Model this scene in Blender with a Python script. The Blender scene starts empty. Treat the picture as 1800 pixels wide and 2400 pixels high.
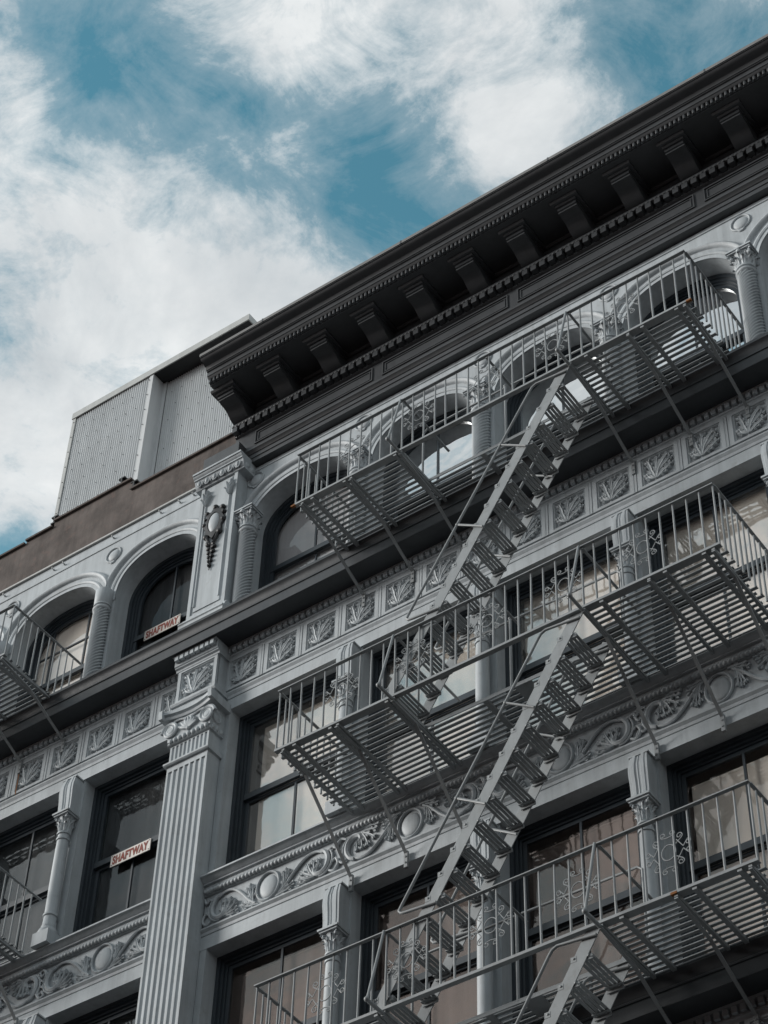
import bpy, bmesh, math, random
from mathutils import Vector, Matrix
random.seed(7)
R = math.radians
scene = bpy.context.scene
col = scene.collection

# ------------------------------------------------------------------ camera
cam_d = bpy.data.cameras.new('camera')
cam = bpy.data.objects.new('camera', cam_d); col.objects.link(cam)
right = Vector((0.81455844, 0.5795225, 0.02546036)); up = Vector((0.41395974, -0.61147474, 0.67434114)); fwd = Vector((-0.40636423, 0.5387507, 0.73798089))
cam.matrix_world = Matrix(((right.x, up.x, -fwd.x, 14.16153), (right.y, up.y, -fwd.y, -15.61546), (right.z, up.z, -fwd.z, 1.7), (0, 0, 0, 1)))
cam_d.sensor_fit = 'VERTICAL'; cam_d.sensor_height = 36.0; cam_d.sensor_width = 27.0
cam_d.lens = 5363.49 / 2400 * 36
cam_d.clip_end = 3000
scene.camera = cam
scene.render.resolution_x = 768; scene.render.resolution_y = 1024

# ------------------------------------------------------------------ sky, sun, exposure
SUN_DIR = Vector((-0.80, -0.50, 0.33)).normalized()          # towards the veiled sun, front left of the facade
def nd(nt, t, **kw):
    n = nt.nodes.new(t)
    for k, v in kw.items():
        setattr(n, k, v)
    return n
def mth(nt, op, a, b=None, clamp=False):
    n = nd(nt, 'ShaderNodeMath', operation=op, use_clamp=clamp)
    for i, v in enumerate((a, b)):
        if v is None: continue
        if isinstance(v, (int, float)): n.inputs[i].default_value = v
        else: nt.links.new(v, n.inputs[i])
    return n.outputs[0]
def mixc(nt, fac, a, b, mode='MIX'):
    n = nd(nt, 'ShaderNodeMix', data_type='RGBA', blend_type=mode)
    for s, v in ((n.inputs[0], fac), (n.inputs[6], a), (n.inputs[7], b)):
        if isinstance(v, (int, float)): s.default_value = v
        elif isinstance(v, tuple): s.default_value = v if len(v) == 4 else (*v, 1)
        else: nt.links.new(v, s)
    return n.outputs[2]
def ramp(nt, fac, stops):
    n = nd(nt, 'ShaderNodeValToRGB')
    while len(n.color_ramp.elements) < len(stops): n.color_ramp.elements.new(0.5)
    for e, (p, c) in zip(n.color_ramp.elements, stops):
        e.position = p; e.color = (c, c, c, 1) if isinstance(c, (int, float)) else (*c, 1)
    nt.links.new(fac, n.inputs[0])
    return n.outputs[0]
world = bpy.data.worlds.new('World'); scene.world = world
world.use_nodes = True
nt = world.node_tree; nt.nodes.clear()
out = nd(nt, 'ShaderNodeOutputWorld'); bg = nd(nt, 'ShaderNodeBackground'); bg.inputs[1].default_value = 0.1
sky = nd(nt, 'ShaderNodeTexSky', sky_type='NISHITA', sun_disc=False)
sky.sun_elevation = math.asin(SUN_DIR.z); sky.sun_rotation = math.atan2(SUN_DIR.x, SUN_DIR.y)
sky.air_density = 1.0; sky.dust_density = 0.15; sky.ozone_density = 1.0
tc = nd(nt, 'ShaderNodeTexCoord'); sx = nd(nt, 'ShaderNodeSeparateXYZ'); nt.links.new(tc.outputs['Generated'], sx.inputs[0])
zc = mth(nt, 'MAXIMUM', sx.outputs[2], 0.12)
pu = mth(nt, 'DIVIDE', sx.outputs[0], zc); pv = mth(nt, 'DIVIDE', sx.outputs[1], zc)
cx = nd(nt, 'ShaderNodeCombineXYZ'); nt.links.new(pu, cx.inputs[0]); nt.links.new(pv, cx.inputs[1])
def noise(vec, scale, detail, rough, dist=0.0, off=(0, 0, 0)):
    m = nd(nt, 'ShaderNodeMapping'); m.inputs[1].default_value = off; nt.links.new(vec, m.inputs[0])
    n = nd(nt, 'ShaderNodeTexNoise'); n.inputs['Scale'].default_value = scale; n.inputs['Detail'].default_value = detail
    n.inputs['Roughness'].default_value = rough; n.inputs['Distortion'].default_value = dist
    nt.links.new(m.outputs[0], n.inputs['Vector'])
    return n.outputs[0]
big = noise(cx.outputs[0], 5.5, 14, 0.64, 0.25, (3.1, 1.7, 0.4))
fine = noise(cx.outputs[0], 15.0, 12, 0.68, 0.5, (0.7, 5.2, 2.0))
dens = mth(nt, 'ADD', mth(nt, 'MULTIPLY', mth(nt, 'SUBTRACT', big, 0.5), 1.15), mth(nt, 'ADD', mth(nt, 'MULTIPLY', mth(nt, 'SUBTRACT', fine, 0.5), 0.85), 0.5))
# cloud banks and clear gaps of this sky (direction plane u = x/z, v = y/z; centre, radius, weight)
BLOBS = [(-0.557, 0.505, 0.060, 0.13), (-0.60, 0.44, 0.05, 0.02), (-0.62, 0.49, 0.025, -0.10), (-0.70, 0.575, 0.025, -0.12), (-0.395, 0.440, 0.045, 0.14), (-0.338, 0.545, 0.034, 0.10), (-0.63, 0.57, 0.075, 0.12), (-0.425, 0.537, 0.045, -0.28), (-0.40, 0.50, 0.035, -0.22), (-0.455, 0.473, 0.034, -0.16), (-0.50, 0.395, 0.030, -0.15), (-0.435, 0.568, 0.034, -0.20), (-0.245, 0.560, 0.055, -0.24), (-0.37, 0.60, 0.03, -0.17), (-0.76, 0.628, 0.03, -0.27)]
for (bu, bv, br, bw) in BLOBS:
    du = mth(nt, 'SUBTRACT', pu, bu); dv = mth(nt, 'SUBTRACT', pv, bv)
    d2 = mth(nt, 'ADD', mth(nt, 'MULTIPLY', du, du), mth(nt, 'MULTIPLY', dv, dv))
    g = mth(nt, 'POWER', 2.718, mth(nt, 'MULTIPLY', d2, -1.0 / (br * br)))
    dens = mth(nt, 'ADD', dens, mth(nt, 'MULTIPLY', g, bw))
cover = ramp(nt, dens, [(0.14, 0.0), (0.34, 0.22), (0.45, 0.60), (0.57, 0.94), (0.72, 1.0)])
shade = noise(cx.outputs[0], 7.0, 8, 0.6, 0.4, (8.3, 2.2, 1.0))
cloudc = mixc(nt, ramp(nt, shade, [(0.32, 0.0), (0.66, 1.0)]), (4.5, 4.8, 5.0), (7.0, 7.15, 7.15))
skyc = mixc(nt, 1.0, sky.outputs[0], (0.92, 1.65, 1.33), 'MULTIPLY')
lum = nd(nt, 'ShaderNodeRGBToBW'); nt.links.new(skyc, lum.inputs[0])
veil = mth(nt, 'MULTIPLY', mth(nt, 'SUBTRACT', lum.outputs[0], 2.6), 0.35, True)          # whitish haze round the veiled sun
skyc = mixc(nt, veil, skyc, (5.2, 5.5, 5.6))
nt.links.new(mixc(nt, cover, skyc, cloudc), bg.inputs[0]); nt.links.new(bg.outputs[0], out.inputs[0])

sun_d = bpy.data.lights.new('sun', 'SUN'); sun_d.energy = 2.95; sun_d.angle = R(22); sun_d.color = (1.0, 0.97, 0.93)
sun = bpy.data.objects.new('sun', sun_d); col.objects.link(sun); sun.location = SUN_DIR * 60
sun.rotation_euler = SUN_DIR.to_track_quat('Z', 'Y').to_euler()
scene.view_settings.view_transform = 'Standard'; scene.view_settings.look = 'None'
scene.view_settings.gamma = 1.0; scene.view_settings.use_curve_mapping = False
scene.view_settings.exposure = 0.36

# ------------------------------------------------------------------ materials
MATS = {}
def paint(name, c, rough=0.55, var=0.12, scale=1.6, streak=0.12, bump=0.12, spec=0.4, metal=0.0, dirt=None, bscale=26.0, rust=0.0):
    m = bpy.data.materials.new(name); m.use_nodes = True; t = m.node_tree
    b = t.nodes['Principled BSDF']
    tc = nd(t, 'ShaderNodeTexCoord'); geo = nd(t, 'ShaderNodeNewGeometry')
    def ns(sc, det, ro, vec):
        n = nd(t, 'ShaderNodeTexNoise'); n.inputs['Scale'].default_value = sc; n.inputs['Detail'].default_value = det; n.inputs['Roughness'].default_value = ro
        t.links.new(vec, n.inputs['Vector']); return n.outputs[0]
    pos = geo.outputs['Position']
    a = ramp(t, ns(scale, 6, 0.6, pos), [(0.3, 1 - var), (0.7, 1 + var * 0.4)])
    mp = nd(t, 'ShaderNodeMapping'); mp.inputs[3].default_value = (9, 9, 0.55); t.links.new(pos, mp.inputs[0])
    s = ramp(t, ns(1.0, 5, 0.65, mp.outputs[0]), [(0.42, 1.0), (0.75, 1 - streak)])
    cc = mixc(t, 1.0, (c[0], c[1], c[2]), a, 'MULTIPLY'); cc = mixc(t, 1.0, cc, s, 'MULTIPLY')
    if dirt:
        k = ramp(t, ns(7.0, 8, 0.7, pos), [(0.56, 0.0), (0.70, dirt[3])])
        cc = mixc(t, k, cc, dirt[:3])
    if rust:
        k = ramp(t, ns(11.0, 9, 0.75, pos), [(0.66, 0.0), (0.74, rust)])
        cc = mixc(t, k, cc, (0.16, 0.085, 0.045))
    t.links.new(cc, b.inputs['Base Color'])
    t.links.new(mth(t, 'ADD', mth(t, 'MULTIPLY', ns(5.0, 4, 0.6, pos), 0.25), rough - 0.12), b.inputs['Roughness'])
    b.inputs['Specular IOR Level'].default_value = spec; b.inputs['Metallic'].default_value = metal
    if bump:
        bp = nd(t, 'ShaderNodeBump'); bp.inputs['Strength'].default_value = bump; bp.inputs['Distance'].default_value = 0.01
        t.links.new(ns(bscale, 6, 0.65, pos), bp.inputs['Height']); t.links.new(bp.outputs[0], b.inputs['Normal'])
    MATS[name] = m
    return m
W = paint('white_iron_paint', (0.408, 0.440, 0.460), 0.55, 0.16, 1.3, 0.26, 0.22, 0.35, dirt=(0.28, 0.288, 0.29, 0.6), rust=0.2)
DK = paint('charcoal_cornice_paint', (0.054, 0.057, 0.061), 0.42, 0.18, 1.1, 0.2, 0.1, 0.45)
LG = paint('slate_ledge_paint', (0.034, 0.038, 0.043), 0.42, 0.2, 1.1, 0.2, 0.1, 0.45)
FR = paint('navy_sash_paint', (0.026, 0.035, 0.044), 0.40, 0.25, 2.0, 0.2, 0.06, 0.5)
FE = paint('grey_fire_escape_paint', (0.258, 0.274, 0.282), 0.45, 0.16, 3.0, 0.14, 0.1, 0.45, dirt=(0.17, 0.168, 0.16, 0.6), rust=0.7)
ST = paint('brown_stucco', (0.120, 0.102, 0.094), 0.85, 0.5, 1.8, 0.3, 0.9, 0.2, dirt=(0.140, 0.098, 0.086, 0.8), bscale=9.0)
CM = paint('corrugated_metal', (0.56, 0.58, 0.59), 0.5, 0.10, 0.8, 0.14, 0.0, 0.4, metal=0.0)
FL = paint('flashing_metal', (0.42, 0.43, 0.42), 0.45, 0.12, 1.0, 0.15, 0.04, 0.4, metal=0.0)
CF = paint('crown_flashing_metal', (0.17, 0.165, 0.16), 0.45, 0.15, 1.0, 0.15, 0.05, 0.4)
BK = paint('black_iron', (0.028, 0.030, 0.032), 0.5, 0.2, 2.0, 0.1, 0.2, 0.4)
CT = paint('dark_cartouche_paint', (0.026, 0.027, 0.029), 0.5, 0.2, 3.0, 0.1, 0.15, 0.4)
BL = paint('cream_blind', (0.88, 0.80, 0.73), 0.8, 0.08, 0.7, 0.10, 0.05, 0.2)
BG = paint('grey_blind', (0.36, 0.35, 0.36), 0.8, 0.15, 0.8, 0.12, 0.05, 0.2)
BR = paint('brown_drape', (0.17, 0.135, 0.124), 0.85, 0.2, 0.9, 0.25, 0.1, 0.2)
DR = paint('dark_drape', (0.030, 0.031, 0.034), 0.85, 0.3, 0.9, 0.5, 0.1, 0.2)
RS = paint('rust', (0.22, 0.09, 0.03), 0.8, 0.3, 9.0, 0.2, 0.3, 0.2)
SW = paint('sign_enamel', (0.66, 0.62, 0.58), 0.5, 0.1, 4.0, 0.25, 0.05, 0.4, dirt=(0.4, 0.3, 0.22, 0.4))
SW2 = paint('worn_sign_enamel', (0.58, 0.54, 0.50), 0.6, 0.25, 6.0, 0.4, 0.1, 0.3, dirt=(0.30, 0.20, 0.13, 0.8))
SR = paint('sign_red_paint', (0.22, 0.045, 0.028), 0.6, 0.3, 12.0, 0.2, 0.1, 0.3, dirt=(0.5, 0.42, 0.36, 0.5))
IN = paint('interior_plaster', (0.10, 0.095, 0.09), 0.9, 0.1, 1.0, 0.1, 0.0, 0.2)
BRK = paint('brick_side_wall', (0.20, 0.10, 0.075), 0.85, 0.3, 2.0, 0.2, 0.3, 0.2)
AS = paint('asphalt', (0.05, 0.05, 0.052), 0.9, 0.3, 0.6, 0.0, 0.4, 0.3)
PV = paint('concrete_pavement', (0.20, 0.195, 0.19), 0.85, 0.2, 0.7, 0.0, 0.3, 0.3)
def glass(name, base, tint, rough, slope=0.30):
    m = bpy.data.materials.new(name); m.use_nodes = True; t = m.node_tree; t.nodes.clear()
    o = nd(t, 'ShaderNodeOutputMaterial'); g = nd(t, 'ShaderNodeBsdfGlossy'); tr = nd(t, 'ShaderNodeBsdfTransparent'); mx = nd(t, 'ShaderNodeMixShader')
    g.inputs['Roughness'].default_value = rough; g.inputs['Color'].default_value = (*tint, 1); tr.inputs[0].default_value = (0.96, 0.965, 0.96, 1)
    fr = nd(t, 'ShaderNodeLayerWeight'); fr.inputs[0].default_value = 0.5
    geo = nd(t, 'ShaderNodeNewGeometry')
    n1 = nd(t, 'ShaderNodeTexNoise'); n1.inputs['Scale'].default_value = 1.3; n1.inputs['Detail'].default_value = 3; t.links.new(geo.outputs['Position'], n1.inputs['Vector'])
    bp = nd(t, 'ShaderNodeBump'); bp.inputs['Strength'].default_value = 0.16; bp.inputs['Distance'].default_value = 0.03
    t.links.new(n1.outputs[0], bp.inputs['Height']); t.links.new(bp.outputs[0], g.inputs['Normal'])
    f = mth(t, 'ADD', mth(t, 'MULTIPLY', fr.outputs['Facing'], slope), base, True)
    t.links.new(f, mx.inputs[0]); t.links.new(tr.outputs[0], mx.inputs[1]); t.links.new(g.outputs[0], mx.inputs[2]); t.links.new(mx.outputs[0], o.inputs[0])
    MATS[name] = m
    return m
GM = glass('mirror_coated_glass', 0.62, (0.92, 0.95, 0.96), 0.02)
GB = glass('hazed_reflective_glass', 0.15, (0.98, 0.92, 0.88), 0.03, 0.25)
GT = glass('bronze_tinted_glass', 0.06, (0.72, 0.58, 0.52), 0.03, 0.16)
GC = glass('clear_window_glass', 0.02, (0.95, 0.96, 0.96), 0.02, 0.12)
GD = glass('dusty_window_glass', 0.01, (0.8, 0.85, 0.88), 0.03, 0.07)

# ------------------------------------------------------------------ mesh builder and object helpers
class MB:
    def __init__(s): s.v = []; s.f = []
    def add(s, vs, fs):
        o = len(s.v); s.v += [tuple(p) for p in vs]; s.f += [[o + i for i in f] for f in fs]
    def box(s, x0, x1, y0, y1, z0, z1):
        s.add([(x0, y0, z0), (x1, y0, z0), (x1, y1, z0), (x0, y1, z0), (x0, y0, z1), (x1, y0, z1), (x1, y1, z1), (x0, y1, z1)],
              [(0, 3, 2, 1), (4, 5, 6, 7), (0, 1, 5, 4), (1, 2, 6, 5), (2, 3, 7, 6), (3, 0, 4, 7)])
        return s
    def obox(s, c, ax, ay, az, hx, hy, hz):           # oriented box
        c = Vector(c); P = []
        for k in (-1, 1):
            for (i, j) in ((-1, -1), (1, -1), (1, 1), (-1, 1)):
                P.append(c + ax * (i * hx) + ay * (j * hy) + az * (k * hz))
        s.add(P, [(0, 3, 2, 1), (4, 5, 6, 7), (0, 1, 5, 4), (1, 2, 6, 5), (2, 3, 7, 6), (3, 0, 4, 7)])
        return s
    def bar(s, a, b, w, h, side=Vector((0, 1, 0))):   # flat bar from a to b; w along side, h across
        a = Vector(a); b = Vector(b); d = (b - a); L = d.length; d.normalize()
        sd = (side - d * side.dot(d)).normalized(); n = d.cross(sd)
        return s.obox((a + b) / 2, d, sd, n, L / 2, w / 2, h / 2)
    def prism(s, prof, x0, x1, ax='x', caps=True, closed=True):
        n = len(prof)
        def P(p, t): return {'x': (t, p[0], p[1]), 'y': (p[0], t, p[1]), 'z': (p[0], p[1], t)}[ax]
        vs = [P(p, x0) for p in prof] + [P(p, x1) for p in prof]
        fs = [(i, (i + 1) % n, n + (i + 1) % n, n + i) for i in range(n if closed else n - 1)]
        if caps: fs += [tuple(range(n - 1, -1, -1)), tuple(range(n, 2 * n))]
        s.add(vs, fs); return s
    def tube(s, path, r, n=6, caps=True, closed=False):
        P = [Vector(p) for p in path]; m = len(P)
        rs = r if isinstance(r, (list, tuple)) else [r] * m
        rings = []; ref = None
        for i in range(m):
            t = (P[(i + 1) % m] - P[i - 1]) if closed else (P[min(i + 1, m - 1)] - P[max(i - 1, 0)])
            t.normalize()
            if ref is None: ref = Vector((0, 1, 0)) if abs(t.y) < 0.9 else Vector((1, 0, 0))
            a = (ref - t * ref.dot(t)).normalized(); b = t.cross(a); ref = a
            rings.append([P[i] + (a * math.cos(q) + b * math.sin(q)) * rs[i] for q in (2 * math.pi * k / n for k in range(n))])
        vs = [v for g in rings for v in g]; fs = []
        for i in range(m if closed else m - 1):
            j = (i + 1) % m
            for k in range(n): fs.append((i * n + k, i * n + (k + 1) % n, j * n + (k + 1) % n, j * n + k))
        if caps and not closed: fs += [tuple(range(n - 1, -1, -1)), tuple((m - 1) * n + k for k in range(n))]
        s.add(vs, fs); return s
    def lathe(s, cx, cy, prof, n=24, fn=None):
        vs = []; m = len(prof)
        for (r, z) in prof:
            for k in range(n):
                q = 2 * math.pi * k / n; rr = r if fn is None else fn(r, z, q)
                vs.append((cx + rr * math.cos(q), cy + rr * math.sin(q), z))
        fs = [(i * n + k, i * n + (k + 1) % n, (i + 1) * n + (k + 1) % n, (i + 1) * n + k) for i in range(m - 1) for k in range(n)]
        fs += [tuple(range(n - 1, -1, -1)), tuple((m - 1) * n + k for k in range(n))]
        s.add(vs, fs); return s
    def ell(s, c, rx, ry, rz, nu=8, nv=5):
        vs = [(c[0], c[1], c[2] - rz)]; fs = []
        for i in range(1, nv):
            p = -math.pi / 2 + math.pi * i / nv
            for k in range(nu):
                q = 2 * math.pi * k / nu
                vs.append((c[0] + rx * math.cos(p) * math.cos(q), c[1] + ry * math.cos(p) * math.sin(q), c[2] + rz * math.sin(p)))
        vs.append((c[0], c[1], c[2] + rz)); L = len(vs) - 1
        for k in range(nu):
            fs.append((0, 1 + (k + 1) % nu, 1 + k)); fs.append((L, L - nu + k, L - nu + (k + 1) % nu))
            for i in range(nv - 2): fs.append((1 + i * nu + k, 1 + i * nu + (k + 1) % nu, 1 + (i + 1) * nu + (k + 1) % nu, 1 + (i + 1) * nu + k))
        s.add(vs, fs); return s
    def blade(s, path, w, h, y=0.0, vein=0.55, lobes=0):   # acanthus blade in the xz plane, domed towards -y
        P = [Vector((p[0], p[1])) for p in path]
        Q = []                                             # resample smoothly
        N = 4 * (len(P) - 1)
        for i in range(N + 1):
            t = i / 4; k = min(int(t), len(P) - 2); u = t - k
            p0 = P[max(k - 1, 0)]; p1 = P[k]; p2 = P[k + 1]; p3 = P[min(k + 2, len(P) - 1)]
            Q.append(0.5 * (2 * p1 + (p2 - p0) * u + (2 * p0 - 5 * p1 + 4 * p2 - p3) * u * u + (3 * p1 - p0 - 3 * p2 + p3) * u ** 3))
        vs = []; fs = []
        for i, q in enumerate(Q):
            t = i / N; d = (Q[min(i + 1, N)] - Q[max(i - 1, 0)]).normalized(); n = Vector((-d.y, d.x))
            ww = w * (0.35 + 0.65 * math.sin(math.pi * min(1, 0.12 + t * 0.88)) ** 0.7) * (1.0 if not lobes else 0.8 + 0.28 * abs(math.sin(math.pi * lobes * t)))
            if t > 0.9: ww *= 0.6
            hh = h * (0.45 + 0.55 * math.sin(math.pi * (0.2 + 0.65 * t))) * (1.0 + 0.35 * (t > 0.85))
            for (a, b) in ((-1, -0.004), (-0.74, hh), (0, hh * vein), (0.74, hh), (1, -0.004)):
                vs.append((q.x + n.x * ww * a, y - b, q.y + n.y * ww * a))
        for i in range(N):
            for k in range(4): fs.append((i * 5 + k, i * 5 + k + 1, i * 5 + 5 + k + 1, i * 5 + 5 + k))
        fs += [(0, 1, 2, 3, 4), tuple(N * 5 + k for k in (4, 3, 2, 1, 0))]
        s.add(vs, fs); return s
    def leaf(s, path, w, h, y=0.0, sides=3, ln=0.055):      # blade with serrated side lobes
        s.blade(path, w * 0.62, h, y, 0.80, lobes=3)
        P = [Vector((p[0], p[1])) for p in path]
        for i in range(sides):
            t = (i + 0.75) / (sides + 0.35) * (len(P) - 1); k = min(int(t), len(P) - 2); c = P[k].lerp(P[k + 1], t - k); d = (P[k + 1] - P[k]).normalized(); n = Vector((-d.y, d.x))
            for sg in (-1, 1):
                q = (d * 0.72 + n * sg * 0.70); L = ln * (1.0 - 0.22 * i / sides)
                s.blade([c, c + q * L * 0.55, c + (q + d * 0.35) * L], 0.0155, h * (0.80 - 0.08 * (i % 2)), y, 0.86)
        return s
    def mesh(s, name, origin=None, smooth=40):
        me = bpy.data.meshes.new(name)
        if origin is None:
            xs = [p[0] for p in s.v]; ys = [p[1] for p in s.v]; zs = [p[2] for p in s.v]
            origin = Vector(((min(xs) + max(xs)) / 2, (min(ys) + max(ys)) / 2, (min(zs) + max(zs)) / 2))
        o = Vector(origin)
        me.from_pydata([(p[0] - o.x, p[1] - o.y, p[2] - o.z) for p in s.v], [], s.f)
        bm = bmesh.new(); bm.from_mesh(me); bmesh.ops.recalc_face_normals(bm, faces=bm.faces); bm.to_mesh(me); bm.free()
        if smooth:
            me.polygons.foreach_set('use_smooth', [True] * len(me.polygons)); me.set_sharp_from_angle(angle=R(smooth))
        return me, o
WLOC = {}
def place(name, me, pos, parent=None, m=None, rot=None, scale=None):
    o = bpy.data.objects.new(name, me); col.objects.link(o)
    pos = Vector(pos); WLOC[o.name] = pos
    if parent is not None:
        o.parent = parent; o.location = pos - WLOC[parent.name]
    else: o.location = pos
    if rot: o.rotation_euler = rot
    if scale: o.scale = scale
    if m is not None and len(me.materials) == 0: me.materials.append(m)
    return o
def tilt(o, d=0.35):
    o.rotation_euler = (R(random.uniform(-d, d)), 0, R(random.uniform(-d, d))); return o
def part(name, mb, m, parent, smooth=40, kind=None, label=None):
    me, o = mb.mesh(name, None, smooth)
    ob = place(name, me, o, parent, m)
    if kind: ob['kind'] = kind
    if label: ob['label'] = label
    return ob
def proto(name, mb, m, smooth=40, origin=(0, 0, 0)):
    me, o = mb.mesh(name, origin, smooth); me.materials.append(m)
    return me
def thing(name, pos, label, cat, group=None):
    o = bpy.data.objects.new(name, None); col.objects.link(o); o.location = pos; WLOC[o.name] = Vector(pos); o.empty_display_size = 0.2
    o['label'] = label; o['category'] = cat
    if group: o['group'] = group
    return o
def group_node(name, pos, parent):             # an Empty that is a part holding sub-parts
    o = bpy.data.objects.new(name, None); col.objects.link(o); WLOC[o.name] = Vector(pos)
    o.parent = parent; o.location = Vector(pos) - WLOC[parent.name]; o.empty_display_size = 0.1
    return o

# ------------------------------------------------------------------ the street below (setting), plus an added block against low sky
g = part('ground', MB().box(-400, 400, -400, 400, -0.5, -0.15), AS, None, 0); g['kind'] = 'structure'
g = part('road', MB().box(-60, 60, -13.0, -3.6, -0.148, -0.14), AS, None, 0); g['kind'] = 'structure'
g = part('pavement', MB().box(-60, 60, -3.6, 14, -0.148, 0.0), PV, None, 0); g['kind'] = 'structure'
g = part('pavement', MB().box(-60, 60, -19.0, -13.0, -0.148, 0.0), PV, None, 0); g['kind'] = 'structure'
opp = thing('low_sky_blocker', (2.0, -25.0, 0.0), 'added brown brick block behind the viewer, unseen, shuts out low sky', 'building')  # invented and out of view: blocks low sky so the lower floors darken
part('wall', MB().box(-40, 45, -31.0, -19.0, 0.0, 20.5), BRK, opp, 0)
ow = proto('window', MB().box(-0.6, 0.6, -0.02, 0.03, -1.0, 1.0), FR, 0)
for i in range(26):
    for k in range(5): place('window', ow, (-38 + 3.2 * i, -19.0, 3.2 + 3.7 * k), opp)

# ------------------------------------------------------------------ the cast iron building
XL, XR = -6.35, 10.25                 # facade ends
COLS_R = [1.99, 3.905, 5.82, 7.735]   # columns of the wide bay
COLS_L = [-2.37, -4.285]              # columns of the left bay
PX0, PX1 = -0.60, 0.03                # pilaster face
RP0, RP1 = 9.62, 10.25                # far right pilaster
Z_AR = 22.30                          # arcade floor
bld = thing('cast_iron_building', (2.0, 5.0, 0.0), 'pale painted cast iron building with arched top floor and dark cornice', 'building')
part('rear_wall', MB().box(XL, XR, 11.7, 12.0, 0, 26.2), BRK, bld, 0)
part('side_wall', MB().box(XL, XL + 0.3, 0.42, 11.7, 0, 26.2), BRK, bld, 0)
part('side_wall', MB().box(XR - 0.3, XR, 0.42, 11.7, 0, 26.2), BRK, bld, 0)
part('roof_deck', MB().box(XL + 0.3, XR - 0.3, 0.42, 11.7, 25.9, 26.15), BK, bld, 0)
for z in (13.75, 17.7, 21.6):
    part('floor_slab', MB().box(XL + 0.3, XR - 0.3, 0.46, 11.7, z - 0.25, z), IN, bld, 0)
part('inner_partition', MB().box(XL + 0.3, XR - 0.3, 3.0, 3.1, 13.75, 25.9), IN, bld, 0)
part('lower_wall', MB().box(XL, XR, 0.0, 0.42, 0, 13.40), W, bld, 0)

# --- entablature band of one storey: lintel, panelled frieze (kind 'leaf') or scroll frieze
def band(name, x0, x1, prof, m=W):
    return part(name, MB().prism(prof, x0, x1), m, bld, 30)
BAYS = ((XL, PX0), (PX1, RP0))
leafP = [(0.40, 20.865), (0.0, 20.865), (0.0, 21.035), (0.010, 21.038), (0.010, 21.052), (0.0, 21.055), (-0.006, 21.075), (-0.006, 21.095), (-0.030, 21.130), (-0.030, 21.150), (-0.012, 21.165), (-0.012, 21.178), (0.026, 21.180),
         (0.026, 21.715), (-0.018, 21.72), (-0.030, 21.745), (-0.048, 21.755), (-0.048, 21.775), (-0.030, 21.780), (-0.030, 21.862), (-0.085, 21.866), (-0.085, 21.895), (0.40, 21.895)]
scrollP = [(0.40, 17.235), (0.0, 17.235), (0.0, 17.415), (0.010, 17.418), (0.010, 17.430), (0.0, 17.433), (-0.006, 17.455), (-0.006, 17.470), (-0.032, 17.500), (-0.032, 17.520), (-0.010, 17.530), (0.014, 17.533),
           (0.014, 17.985), (-0.012, 17.99), (-0.012, 18.072), (-0.020, 18.076), (-0.020, 18.118), (-0.050, 18.124), (-0.050, 18.140), (-0.085, 18.165), (-0.105, 18.185), (-0.130, 18.192), (-0.130, 18.215), (0.40, 18.245)]
low = lambda P, dz: [(y, z + dz) for (y, z) in P]
for (x0, x1) in BAYS:
    band('leaf_frieze', x0, x1, leafP)
    band('scroll_frieze', x0, x1, scrollP)
band('leaf_frieze', PX1, RP0, low(leafP, -7.96))
# wall behind pilasters
for (a, b) in ((PX0, PX1), (RP0, RP1)):
    part('pier_core', MB().box(a, b, 0.0, 0.40, 13.40, 26.1), W, bld, 0)

# --- dark ledges with dentil courses
ledgeP = [(0.05, 21.90), (-0.375, 21.885), (-0.392, 21.872), (-0.392, 22.030), (-0.405, 22.036), (-0.405, 22.052), (-0.398, 22.062), (-0.402, 22.085), (-0.412, 22.118), (-0.430, 22.150), (-0.452, 22.172), (-0.452, 22.215), (-0.43, 22.222), (0.05, 22.28), (0.45, 22.29), (0.45, 21.90)]
dm = proto('dentil', MB().box(-0.028, 0.028, -0.055, 0.0, -0.036, 0.036), W)
def ledge(P, x0, x1, xd0, xd1, dz):
    L = part('ledge', MB().prism(P, x0, x1), LG, bld, 30)
    n = int((xd1 - xd0) / 0.09)
    for i in range(n):
        x = xd0 + 0.045 + i * 0.09
        if PX0 - 0.02 < x < PX1 + 0.02 or x > RP0: continue
        place('dentil', dm, (x, -0.030, 21.823 + dz), L)
    return L
led1 = ledge(ledgeP, XL, XR, -5.2, 9.6, 0.0)
for k in range(8):                                 # dentils of the pilaster block
    place('dentil', dm, (PX0 - 0.005 + 0.04 + k * 0.0815, -0.295, 21.823), led1)
led2 = ledge(low(ledgeP, -7.96), PX1, RP0, 4.9, 9.4, -7.96)

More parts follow.
